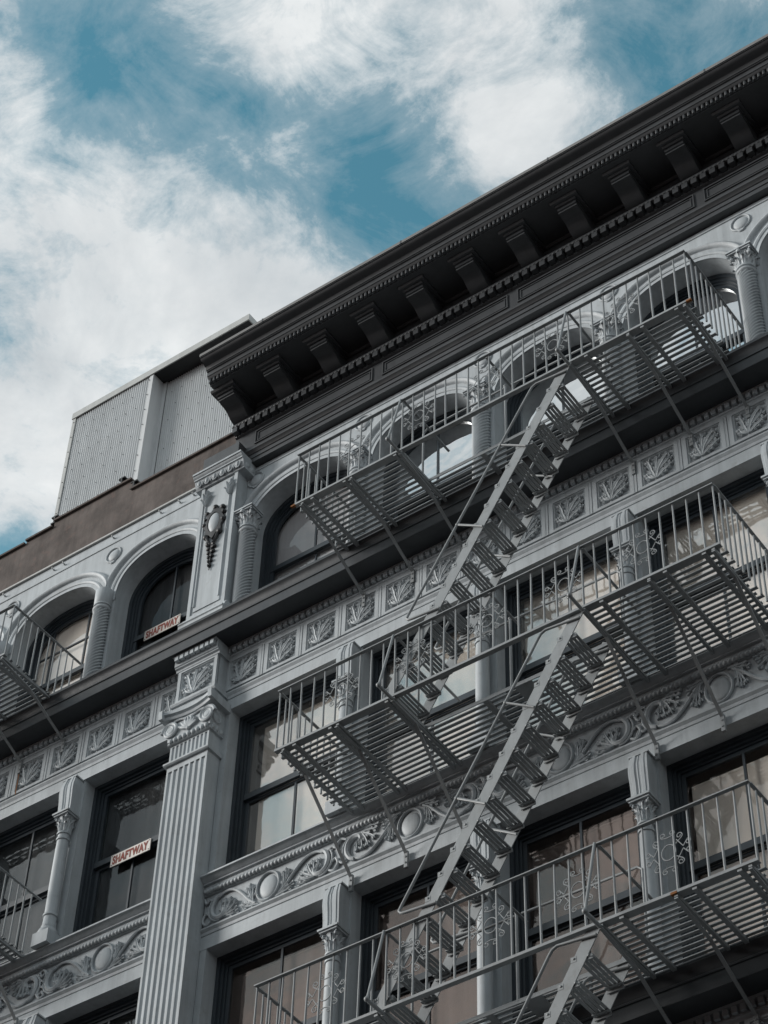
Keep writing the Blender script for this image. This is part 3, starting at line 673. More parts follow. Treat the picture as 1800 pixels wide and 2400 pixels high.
# --- pilasters
def flutes(n, x0, x1, y, depth, fw):
    P = [(x0, 0.01), (x0, y)]; pitch = (x1 - x0 - 0.03) / n
    for i in range(n):
        c = x0 + 0.015 + pitch * (i + 0.5)
        for k in range(7):
            q = math.pi * (1 - k / 6); P.append((c + fw / 2 * math.cos(q), y + depth * math.sin(q)))
    P += [(x1, y), (x1, 0.01)]
    return P
def giant_pilaster(x0, x1, full=True):
    xm = (x0 + x1) / 2; yf = -0.23
    p = group_node('giant_pilaster', (xm, yf, 13.4), bld)
    part('fluted_shaft', MB().prism(flutes(7, x0, x1, yf, 0.020, 0.060), 13.4, 20.00, 'z'), W, p, 50)
    part('astragal', MB().box(x0, x1, yf, 0.01, 20.00, 20.085).prism([(0.01, 20.085), (yf - 0.03, 20.085), (yf - 0.045, 20.10), (yf - 0.045, 20.125), (yf - 0.02, 20.145), (0.01, 20.15)], x0 - 0.035, x1 + 0.035), W, p, 30)
    part('neck', MB().prism(flutes(9, x0 + 0.012, x1 - 0.012, yf + 0.004, 0.016, 0.038), 20.175, 20.40, 'z').box(x0 + 0.012, x1 - 0.012, yf + 0.004, 0.01, 20.15, 20.175).box(x0 + 0.012, x1 - 0.012, yf + 0.004, 0.01, 20.40, 20.42), W, p, 50)
    b = MB().prism([(0.01, 20.42), (yf - 0.015, 20.42), (yf - 0.03, 20.435), (yf - 0.02, 20.45), (yf - 0.02, 20.47), (yf - 0.035, 20.475), (yf - 0.035, 20.80), (0.01, 20.80)], x0 - 0.02, x1 + 0.02)
    for k in range(9):                                # egg band round the necking
        b.ell((x0 + 0.035 + k * (x1 - x0 - 0.07) / 8, yf - 0.03, 20.475), 0.030, 0.030, 0.042, 8, 5)
    for k in range(3): b.ell((x1 + 0.02, yf + 0.03 + k * 0.075, 20.475), 0.026, 0.030, 0.042, 8, 5)
    for s in (-1, 1):                                 # volutes front and on the flanks
        c = (xm + s * (x1 - x0) * 0.46, yf - 0.055, 20.635)
        volute(b, c, Vector((s, 0, 0)), Vector((0, 0, 1)), Vector((0, -1, 0)), 0.125, 0.014, 2.3, 40, 0.026)
        volute(b, (xm + s * (x1 - x0 + 0.05) * 0.5, yf + 0.065, 20.635), Vector((0, -1, 0)), Vector((0, 0, 1)), Vector((s, 0, 0)), 0.10, 0.012, 2.0, 30, 0.022)
        b.tube(spline([(xm + s * 0.05, yf - 0.045, 20.74), (xm + s * 0.15, yf - 0.05, 20.765), (xm + s * 0.24, yf - 0.055, 20.76)], 5), 0.016, 6)
    for k in range(7):                                # shell
        q = R(-66 + 22 * k)
        b.blade([(xm, 20.555), (xm + 0.09 * math.sin(q), 20.555 + 0.09 * math.cos(q)), (xm + 0.165 * math.sin(q), 20.555 + 0.175 * math.cos(q))], 0.026, 0.034, yf - 0.036, 1.25)
    b.ell((xm, yf - 0.05, 20.555), 0.035, 0.03, 0.035)
    part('ionic_capital', b, W, p, 50)
    b = MB(); n = 18; vs = []                       # abacus with concave face
    for i in range(n + 1):
        t = i / n; u = 2 * t - 1; x = xm + u * (x1 - x0 + 0.20) / 2; dip = 0.075 * (1 - u * u)
        for (y_, z_) in ((yf - 0.125 + dip, 20.80 + (0.0 if abs(u) < 0.9 else 0.0)), (yf - 0.14 + dip, 20.83), (yf - 0.115 + dip, 20.845), (yf - 0.115 + dip, 20.865), (yf - 0.15 + dip, 20.88), (yf - 0.15 + dip, 20.93), (0.01, 20.93), (0.01, 20.80)):
            vs.append((x, y_, z_))
    fs = [(i * 8 + k, i * 8 + (k + 1) % 8, i * 8 + 8 + (k + 1) % 8, i * 8 + 8 + k) for i in range(n) for k in range(8)] + [tuple(range(8)), tuple(n * 8 + k for k in range(8))]
    b.add(vs, fs); b.prism([(yf - 0.155, 20.805), (yf - 0.165, 20.88), (yf - 0.165, 20.932), (yf - 0.05, 20.932), (yf - 0.05, 20.805)], x1 + 0.045, x1 + 0.103); b.prism([(yf - 0.155, 20.805), (yf - 0.165, 20.88), (yf - 0.165, 20.932), (yf - 0.05, 20.932), (yf - 0.05, 20.805)], x0 - 0.103, x0 - 0.045)
    part('abacus', b, W, p, 40)
    b = MB().box(x0 - 0.01, x1 + 0.01, yf - 0.01, 0.005, 20.93, 21.06)
    b.prism([(0.006, 21.06), (yf - 0.035, 21.06), (yf - 0.05, 21.085), (yf - 0.05, 21.10), (yf - 0.01, 21.14), (0.006, 21.14)], x0 - 0.04, x1 + 0.04)
    b.box(x0 - 0.005, x1 + 0.005, yf + 0.045, 0.006, 21.14, 21.70)
    b.prism([(0.006, 21.68), (yf - 0.012, 21.68), (yf - 0.020, 21.705), (yf - 0.045, 21.72), (yf - 0.045, 21.735), (yf - 0.060, 21.745), (yf - 0.060, 21.775), (yf - 0.063, 21.862), (yf - 0.115, 21.866), (yf - 0.115, 21.886), (0.006, 21.886)], x0 - 0.035, x1 + 0.035)
    part('corner_block', b, W, p, 30)
    pm = proto('leaf_panel', panel_mesh(0.63, 0.54, 0.47, 0.41), W, 0)
    q = place('leaf_panel', pm, (xm, yf + 0.0, 21.41), p)
    o = place('leaf_relief', leaf_me, (xm, yf + 0.004, 21.40), p); o.scale = (1.25, 1.1, 1.08)
giant_pilaster(PX0, PX1); giant_pilaster(RP0, RP1)

def upper_pilaster(x0, x1, deco=True):
    xm = (x0 + x1) / 2; yf = -0.23
    p = group_node('upper_pilaster', (xm, yf, Z_AR), bld)
    b = MB().box(x0, x1, yf + 0.02, 0.006, Z_AR - 0.02, 25.18)
    b.box(x0, x0 + 0.055, yf, yf + 0.021, 22.62, 25.18); b.box(x1 - 0.055, x1, yf, yf + 0.021, 22.62, 25.18); b.box(x0 + 0.055, x1 - 0.055, yf, yf + 0.021, 22.62, 22.66)
    part('body', b, W, p, 0)
    part('base', MB().prism([(0.007, 22.28), (yf - 0.075, 22.28), (yf - 0.075, 22.46), (yf - 0.09, 22.475), (yf - 0.085, 22.50), (yf - 0.05, 22.515), (yf - 0.035, 22.545), (yf - 0.035, 22.56), (yf - 0.002, 22.62), (0.007, 22.62)], x0 - 0.05, x1 + 0.05), W, p, 30)
    part('raised_field', MB().prism([(x0 + 0.085, yf + 0.021), (x0 + 0.10, yf + 0.006), (x1 - 0.10, yf + 0.006), (x1 - 0.085, yf + 0.021)], 22.72, 25.12, 'z'), W, p, 0)
    b = MB().prism([(0.007, 25.16), (yf - 0.012, 25.16), (yf - 0.022, 25.175), (yf - 0.01, 25.19), (yf - 0.02, 25.20), (yf - 0.03, 25.22), (yf - 0.055, 25.31), (yf - 0.06, 25.318), (yf - 0.075, 25.32), (yf - 0.075, 25.345), (yf - 0.10, 25.365), (yf - 0.105, 25.385), (yf - 0.12, 25.39), (yf - 0.12, 25.425), (0.007, 25.425)], x0 - 0.10, x1 + 0.115)
    # cut the sides back so the capital flares: eggs
    for k in range(6):
        x = x0 - 0.02 + k * (x1 - x0 + 0.04) / 5
        b.ell((x, yf - 0.040, 25.25), 0.036, 0.036, 0.058, 10, 6)
        b.tube([(x + 0.050 * math.cos(q), yf - 0.055 - 0.010 * math.sin(q), 25.275 + 0.088 * math.sin(q)) for q in [math.pi + math.pi * j / 8 for j in range(9)]], 0.009, 5)
        if k < 5: b.ell((x + 0.067, yf - 0.045, 25.24), 0.009, 0.02, 0.05, 6, 4)
    for k in range(2): b.ell((x1 + 0.10, yf + 0.05 + k * 0.11, 25.255), 0.035, 0.048, 0.06, 10, 6)
    part('egg_capital', b, W, p, 40)
    part('stub_block', MB().box(x0 + 0.02, x1 + 0.012, yf - 0.055, 0.0, 25.425, 25.72), DK, p, 0)
    if not deco: return
    for s in (-1, 1):                                   # leaf sprays and drop rods
        xs = xm + s * 0.205; b = MB()
        b.tube([(xs, yf + 0.004, 22.8), (xs, yf + 0.004, 24.75)], 0.017, 6)
        for (dx, dz, w_) in ((-0.085, 0.17, 0.026), (-0.045, 0.27, 0.028), (0.04, 0.28, 0.028), (0.085, 0.18, 0.026), (0.0, 0.20, 0.026)):
            b.blade([(xs, 24.75), (xs + dx * 0.4, 24.75 + dz * 0.6), (xs + dx, 24.75 + dz)], w_, 0.05, yf + 0.012, 0.6, lobes=2)
        part('leaf_spray', b, W, p, 60)
    b = MB(); cx_, cz_ = xm - 0.005, 24.30
    n = 28; vs = []
    for i in range(n):
        q = 2 * math.pi * i / n
        k = 1 + 0.13 * math.cos(8 * q)
        for (rx, rz, y) in ((0.175 * k, 0.30 * k, yf + 0.006), (0.165 * k, 0.285 * k, yf - 0.030), (0.100, 0.19, yf - 0.035), (0.095, 0.185, yf - 0.008)):
            vs.append((cx_ + rx * math.sin(q), y, cz_ + rz * math.cos(q)))
    b.add(vs, [(i * 4 + j, i * 4 + j + 1, ((i + 1) % n) * 4 + j + 1, ((i + 1) % n) * 4 + j) for i in range(n) for j in range(3)])
    for (dx, dz, r_) in ((0, 0.30, 0.045), (-0.13, 0.235, 0.036), (0.13, 0.235, 0.042), (-0.165, 0.02, 0.036), (0.16, -0.02, 0.036), (-0.115, -0.235, 0.045), (0.115, -0.235, 0.045), (0.16, 0.13, 0.03), (-0.15, 0.12, 0.028)):
        b.ell((cx_ + dx, yf - 0.012, cz_ + dz), r_, 0.045, r_, 9, 6)
    for s in (-1, 1): b.tube(spline([(cx_ + s * 0.10, yf - 0.02, cz_ - 0.22), (cx_ + s * 0.07, yf - 0.02, cz_ - 0.34), (cx_ + s * 0.02, yf - 0.02, cz_ - 0.43), (cx_ + s * 0.05, yf - 0.025, cz_ - 0.46)], 5), 0.024, 6)
    b.ell((cx_ - 0.06, yf - 0.015, cz_ - 0.40), 0.045, 0.04, 0.05)
    for k in range(5):
        w_ = 0.085 - 0.015 * k; z = cz_ - 0.50 - 0.085 * k
        b.ell((cx_ - w_ * 0.5, yf - 0.012, z), w_ * 0.55, 0.03, 0.028); b.ell((cx_ + w_ * 0.5, yf - 0.012, z + 0.01), w_ * 0.55, 0.03, 0.026)
    b.tube([(cx_, yf - 0.01, cz_ - 0.42), (cx_, yf - 0.01, cz_ - 0.92)], [0.022, 0.006], 6)
    part('cartouche', b, CT, p, 60, label='dark scrolled cartouche with hanging leaf drop')
    part('cartouche_oval', MB().ell((cx_, yf + 0.0, cz_), 0.102, 0.06, 0.197, 22, 10), W, p, 70)
upper_pilaster(PX0, PX1); upper_pilaster(RP0, RP1, False)

# --- main cornice (ends above the pilaster)
XC = -0.155
cor = group_node('cornice', (4.8, -0.6, 25.36), bld)
ENT = [(0.40, 25.375), (-0.105, 25.375), (-0.105, 25.45), (-0.118, 25.455), (-0.118, 25.525), (-0.130, 25.53), (-0.150, 25.56), (-0.168, 25.575), (-0.168, 25.615), (-0.150, 25.62), (-0.135, 25.65), (-0.135, 26.015),
       (-0.150, 26.02), (-0.165, 26.035), (-0.165, 26.045), (-0.150, 26.047), (-0.150, 26.146), (-0.225, 26.148), (-0.240, 26.165), (-0.250, 26.185), (-0.250, 26.205), (-0.130, 26.215), (-0.130, 26.50), (0.40, 26.50)]
part('entablature', MB().prism(ENT, XC, XR), DK, cor, 30)
CRN = [(0.40, 26.505), (-0.150, 26.505), (-0.165, 26.515), (-0.175, 26.545), (-0.80, 26.545), (-0.80, 26.56), (-0.815, 26.565), (-0.815, 26.625), (-0.850, 26.632), (-0.862, 26.645), (-0.875, 26.665), (-0.885, 26.668), (-0.885, 26.745), (-0.905, 26.752), (-0.905, 26.765), (-0.918, 26.772),
       (-0.925, 26.79), (-0.945, 26.815), (-0.985, 26.832), (-1.02, 26.845), (-1.045, 26.862), (-1.06, 26.885), (-1.075, 26.89), (-1.075, 26.945), (-1.06, 26.955), (0.40, 27.0)]
part('crown_moulding', MB().prism(CRN, XC, XR), DK, cor, 28)
part('crown_flashing', MB().prism([(-1.0765, 26.905), (-1.085, 26.905), (-1.085, 26.962), (-1.05, 26.966), (-1.05, 26.957), (-1.0765, 26.95)], XC - 0.004, XR), CF, cor, 0)
for x in (0.95, 3.3, 5.65, 8.0): part('seam', MB().box(x, x + 0.02, -1.088, -1.0, 26.902, 26.969), DK, cor, 0)
S = [(-0.14, 26.23), (-0.20, 26.235), (-0.27, 26.26), (-0.33, 26.295), (-0.375, 26.335), (-0.42, 26.365), (-0.47, 26.38), (-0.53, 26.385), (-0.595, 26.40), (-0.60, 26.42), (-0.62, 26.425), (-0.62, 26.475), (-0.14, 26.475)]
b = MB().prism([(y, z) for (y, z) in S], -0.1375, 0.1375)
b.prism([(-0.14, 26.476), (-0.645, 26.476), (-0.66, 26.49), (-0.66, 26.505), (-0.14, 26.505)], -0.155, 0.155); b.prism([(-0.14, 26.5055), (-0.70, 26.5055), (-0.72, 26.53), (-0.72, 26.5445), (-0.14, 26.5445)], -0.20, 0.20)
br_me = proto('bracket', b, DK, 35, (0, 0, 0))
dc_me = proto('dentil', MB().box(-0.041, 0.041, -0.066, 0.036, -0.050, 0.048), DK)
rd_me = proto('reed', MB().lathe(0, -0.012, [(0.021, -0.040), (0.024, 0.0), (0.021, 0.040)], 8), DK, 60)
for i in range(13):
    xb = -0.15 + 0.1375 + 0.807 * i
    if xb < XR - 0.1: place('bracket', br_me, (xb, 0, 0), cor)
    for k in range(6):
        x = XC + 0.05 + 0.807 * i + 0.1345 * k
        if x < XR - 0.05: place('dentil', dc_me, (x, -0.185, 26.098), cor)
    for k in range(12):
        x = XC + 0.03 + 0.807 * i + 0.06725 * k
        if x < XR - 0.04: place('reed', rd_me, (x, -0.818, 26.598), cor)
part('leaf_bead', rope(XC, XR, -0.235, 26.172, 0.026, 0.062, 0.2, 1, 8, 4), DK, cor, 70, kind='stuff')
part('bead_course', rope(XC, XR, -0.158, 26.040, 0.018, 0.045, 0.3, 0, 6, 4), DK, cor, 70, kind='stuff')
e = [(0.20, 2.21), (2.37, 4.40), (4.55, 7.22), (7.36, 9.4)]
for (x0, x1) in e:
    f = MB()
    for (d, w_, h_) in ((0.0, 0.018, 0.018), (0.045, 0.014, 0.012)):
        a, b2, z0, z1 = x0 + d, x1 - d, 25.70 + d, 25.97 - d
        for (p, q, r_, s_) in ((a, b2, z1 - w_, z1), (a, a + w_, z0, z1 - w_), (b2 - w_, b2, z0, z1 - w_), (a + w_, b2 - w_, z0, z0 + w_)): f.box(p, q, -0.135 - h_, -0.13, r_, s_)
    part('frieze_panel', f, DK, cor, 0)

# --- stuccoed parapet over the left bay
part('parapet_wall', MB().prism([(XL, 25.60), (XC - 0.002, 25.60), (XC - 0.002, 26.42), (-2.26, 26.42), (-2.26, 26.66), (-3.78, 26.66), (-3.78, 26.55), (-4.32, 26.55), (-4.32, 26.50), (XL, 26.50)], 0.03, 0.33, 'y'), ST, bld, 0)
for (x0, x1, z) in ((-2.25, XC - 0.01, 26.423), (-3.77, -2.27, 26.663), (-4.31, -3.79, 26.553), (XL, -4.33, 26.503)):
    part('parapet_coping', MB().prism([(-0.01, z), (-0.015, z + 0.03), (0.16, z + 0.05), (0.345, z + 0.03), (0.345, z)], x0, x1), ST, bld, 0)

# ------------------------------------------------------------------ rooftop shed
shed = thing('rooftop_shed', (-2.4, 2.5, 26.15), 'corrugated grey metal shed rising behind the brown stucco parapet', 'shed')
def corr(x0, x1, z0, z1, y, pitch=0.0437, amp=0.008):
    b = MB(); n = int((x1 - x0) / pitch) * 4; vs = []
    for i in range(n + 1):
        x = x0 + (x1 - x0) * i / n; ph = i % 4
        yy = y - (amp if ph in (1, 2) else -amp)
        vs += [(x, yy, z0), (x, yy, z1)]
    b.add(vs, [(2 * i, 2 * i + 2, 2 * i + 3, 2 * i + 1) for i in range(n)])
    return b
xs0, xm0, xs1 = -4.19, -2.57, 0.6
for i in range(2): part('corrugated_sheet', corr(xs0 + 0.81 * i, xs0 + 0.81 * (i + 1), 26.15, 29.70, 0.40 - 0.003 * (i % 2)), CM, shed, 25)
for i in range(3): part('corrugated_sheet', corr(xm0 + 0.08 + 1.03 * i, xm0 + 0.08 + 1.03 * (i + 1), 26.15, 29.70, 0.66 - 0.003 * (i % 2)), CM, shed, 25)
part('corner_flashing', MB().box(xs0 - 0.03, xs0 + 0.035, 0.375, 0.39, 26.15, 29.70).box(xs0 - 0.03, xs0 - 0.018, 0.39, 0.60, 26.15, 29.70), FL, shed, 0)
part('corner_flashing', MB().box(xm0 - 0.055, xm0 + 0.02, 0.382, 0.388, 26.15, 29.70).box(xm0 + 0.008, xm0 + 0.02, 0.388, 0.66, 26.15, 29.70).box(xm0 + 0.02, xm0 + 0.09, 0.63, 0.642, 26.15, 29.70), CM, shed, 0)
part('side_wall', MB().box(xs0 - 0.015, xs0 + 0.0, 0.60, 5.0, 26.15, 29.70).box(xs1 + 0.001, xs1 + 0.02, 0.66, 5.0, 26.15, 29.70), CM, shed, 0)
part('rear_wall', MB().box(xs0, xs1, 5.0, 5.02, 26.15, 29.70), CM, shed, 0)
part('roof', MB().box(xs0 - 0.02, -0.66, 0.382, 5.1, 29.71, 29.76), BK, shed, 0)
part('fascia', MB().box(xs0 - 0.025, -0.66, 0.362, 0.381, 29.685, 29.825).box(-0.659, -0.64, 0.362, 5.1, 29.685, 29.825).box(xs0 - 0.045, xs0 - 0.026, 0.362, 5.1, 29.685, 29.825), FL, shed, 0)
b = MB()
for (x0, x1, y) in ((xs0 + 0.03, xm0 - 0.1, 0.39), (xm0 + 0.2, -0.3, 0.65)):
    for i in range(10):
        for k in range(7):
            x = x0 + 0.02 + 0.2 * k + 0.11 * (i % 2); z = 26.65 + 0.34 * i
            if x < x1 and z < 29.7: b.ell((x, y - 0.012, z), 0.0085, 0.008, 0.0085, 6, 4)
for x in (xm0 - 0.05, xs0 + 0.005):
    for i in range(9): b.ell((x, 0.372, 26.7 + 0.36 * i), 0.010, 0.008, 0.010, 6, 4)
part('screws', b, BK, shed, 60, kind='stuff')
for (x, z) in ((-3.80, 26.665), (-2.50, 26.71), (-2.235, 26.47)):
    part('beam_end', MB().box(x - 0.06, x + 0.06, 0.02, 0.34, z, z + 0.025).box(x - 0.012, x + 0.012, 0.02, 0.34, z + 0.025, z + 0.13).box(x - 0.06, x + 0.06, 0.02, 0.34, z + 0.13, z + 0.155), BK, shed, 0)

# ------------------------------------------------------------------ fire escapes
YF, YI = -1.373, -0.79
bal_me = {}
def baluster_mesh(h):
    k = round(h, 3)
    if k not in bal_me: bal_me[k] = proto('baluster', MB().tube([(0, 0, 0), (0, 0, h * 0.55), (0, 0, h)], [0.0125, 0.0115, 0.0095], 6), FE, 60)
    return bal_me[k]
def scroll_mesh():
    b = MB(); r = 0.0062
    b.tube([(0.072 * math.cos(q), 0, 0.085 * math.sin(q)) for q in (2 * math.pi * k / 24 for k in range(24))], r, 5, closed=True)
    def curl(c, a0, sgn, rad=0.034, turns=1.25, lead=None):
        P = [] if lead is None else [(lead[0], 0, lead[1])]
        for i in range(13):
            t = i / 12; a = a0 + sgn * 2 * math.pi * turns * t; rr = rad * (1 - 0.68 * t)
            P.append((c[0] + rr * math.cos(a), 0, c[1] + rr * math.sin(a)))
        b.tube(P, r * 0.9, 5)
    for s in (-1, 1):
        for t in (-1, 1):
            curl((s * 0.045, t * 0.205), R(-90 * t), s * t * 1.0, 0.032, 1.2, (s * -0.005, t * 0.165))
            curl((s * 0.118, t * 0.145), R(90 * (1 - s) - 60 * t * s), s * t, 0.036, 1.2, (s * 0.078, t * 0.07))
            curl((s * 0.200, t * 0.045), R(90 * t), -s * t, 0.032, 1.2, (s * 0.15, t * 0.012))
            b.tube([(s * 0.085, 0, t * 0.115), (s * 0.150, 0, t * 0.012)], r * 0.8, 5)
    return b
scr_me = proto('scrollwork', scroll_mesh(), FE, 60)
def fire_escape(name, label, x0, x1, levels, brackets, open_, struts, orn, group=None, posts=True):
    fe = thing(name, ((x0 + x1) / 2, -0.7, levels[-1][0] - 1.0), label, 'fire escape', group)
    for li, (pz, rz, yb, dzs, ys) in enumerate(levels):
        # platform
        pf = group_node('platform', ((x0 + x1) / 2, -0.8, pz), fe)
        part('edge_angle', MB().box(x0, x1, YF - 0.008, YF, pz - 0.005, pz + 0.026).box(x0, x1, YF, YF + 0.050, pz - 0.005, pz + 0.003), FE, pf, 0)
        n = int((yb - YF - 0.05) / 0.0735)
        for i in range(n + 1):
            y = YF + 0.075 + i * 0.0735
            segs = [(x0 + (0.0 if i % 2 else 0.05), x1 - (0.0 if i % 2 else 0.05))]
            if open_ and y < YI - 0.01: segs = [(segs[0][0], open_[0]), (open_[1], segs[0][1])]
            for (a, c) in segs:
                jit = random.uniform(-0.012, 0.012)
                part('slat', MB().box(a + jit, c + jit, y - 0.0195, y + 0.0195, pz + 0.006, pz + 0.016), FE, pf, 0).rotation_euler = (0, R(random.gauss(0, 0.06)), R(random.gauss(0, 0.07)))
        for (bx_, w_) in brackets:
            part('cross_bar', MB().box(bx_ - w_ / 2, bx_ + w_ / 2, YF + 0.004, yb + 0.3, pz - 0.036, pz + 0.0055), FE, pf, 0)
        if open_:
            part('opening_bar', MB().box(open_[0], open_[1], YI - 0.012, YI, pz - 0.03, pz + 0.018), FE, pf, 0)
            xm_ = open_[0] + 0.79
            part('cross_bar', MB().box(xm_ - 0.03, xm_ + 0.03, YI, yb + 0.3, pz - 0.03, pz + 0.0052), FE, pf, 0)
            part('tread_plate', MB().box(open_[0] + 1.17, open_[0] + 1.34, YI + 0.02, YI + 0.30, pz + 0.0165, pz + 0.022).box(open_[0] + 1.15, open_[0] + 1.36, YI + 0.012, YI + 0.29, pz - 0.012, pz - 0.004), FE, pf, 0)
        # struts down to the wall
        for sx_ in struts:
            st = group_node('strut', (sx_, -0.5, pz - 0.4), fe)
            a = (sx_, ys[0], pz + ys[1]); c = (sx_, -0.045, pz + dzs)
            part('strut_bar', MB().bar(a, c, 0.036, 0.014, Vector((1, 0, 0))).bar((sx_, YF, pz - 0.055), (sx_, ys[0] - 0.0, pz + ys[1]), 0.036, 0.014, Vector((1, 0, 0))), FE, st, 0)
            part('foot_plate', MB().box(sx_ - 0.022, sx_ + 0.022, -0.052, -0.018, pz + dzs - 0.19, pz + dzs + 0.03).ell((sx_, -0.055, pz + dzs - 0.05), 0.013, 0.012, 0.013, 6, 4).ell((sx_, -0.055, pz + dzs - 0.13), 0.013, 0.012, 0.013, 6, 4), FE, st, 0)
        # railing
        rl = group_node('railing', ((x0 + x1) / 2, YF, pz), fe)
        part('top_rail', MB().box(x0, x1, YF - 0.022, YF + 0.022, rz - 0.006, rz + 0.006), FE, rl, 0)
        h = rz - 0.004 - (pz + 0.0)
        nb = round((x1 - x0) / 0.158)
        bm_ = baluster_mesh(h)
        for i in range(nb + 1): place('baluster', bm_, (x0 + 0.012 + (x1 - x0 - 0.024) * i / nb, YF + 0.012, pz), rl, rot=(R(random.gauss(0, 0.25)), R(random.gauss(0, 0.35)), 0))
        for xe, sd in ((x0 + 0.006, -1), (x1 - 0.006, 1)):
            if xe < -5: continue
            ye = yb + 0.45 if yb < -0.3 else -0.02
            part('side_rail', MB().box(xe - 0.018, xe + 0.018, YF + 0.023, ye, rz - 0.007, rz + 0.005), FE, rl, 0)
            m_ = 11
            for i in range(1, m_): place('baluster', bm_, (xe, YF + 0.012 + (ye - YF - 0.05) * i / m_, pz), rl)
        for ox in orn: place('scrollwork', scr_me, (ox, YF + 0.012, (pz + rz) / 2 + 0.03), rl)
    return fe
FE_LV = [(22.164, 23.08, -0.47, -0.49, (-0.80, -0.13)), (18.198, 19.078, -0.14, -0.875, (-0.95, -0.06)), (14.24, 15.125, -0.47, -0.49, (-0.80, -0.13))]
OP = (3.62, 5.98)
brk = [(2.17, 0.035), (2.32, 0.045), (2.80, 0.04), (2.90, 0.035), (3.54, 0.04), (3.63, 0.035), (5.99, 0.035), (6.20, 0.045), (6.755, 0.035), (6.94, 0.045), (7.385, 0.045), (7.49, 0.035)]
fe1 = fire_escape('fire_escape', 'grey iron fire escape with three balconies and zigzag stairs on the wide bay', 2.055, 7.575, FE_LV, brk, OP, [2.155, 2.885, 3.62, 5.99, 6.755, 7.49], [2.055 + 0.158 * k for k in (5.5, 11.5, 17.5, 23.5, 29.5)], 'fire escapes on the facade')
fe2 = fire_escape('fire_escape', 'grey iron fire escape at the left edge beside the shaftway window', -6.3, -2.64, [(22.20, 23.10, -0.47, -0.49, (-0.80, -0.13)), (18.22, 19.10, -0.14, -0.875, (-0.95, -0.06))], [(-2.69, 0.035), (-2.83, 0.045), (-3.45, 0.035), (-3.6, 0.045), (-4.3, 0.035), (-5.9, 0.035)], None, [-2.70, -3.45, -4.3, -5.9], [-4.9, -4.0], 'fire escapes on the facade')
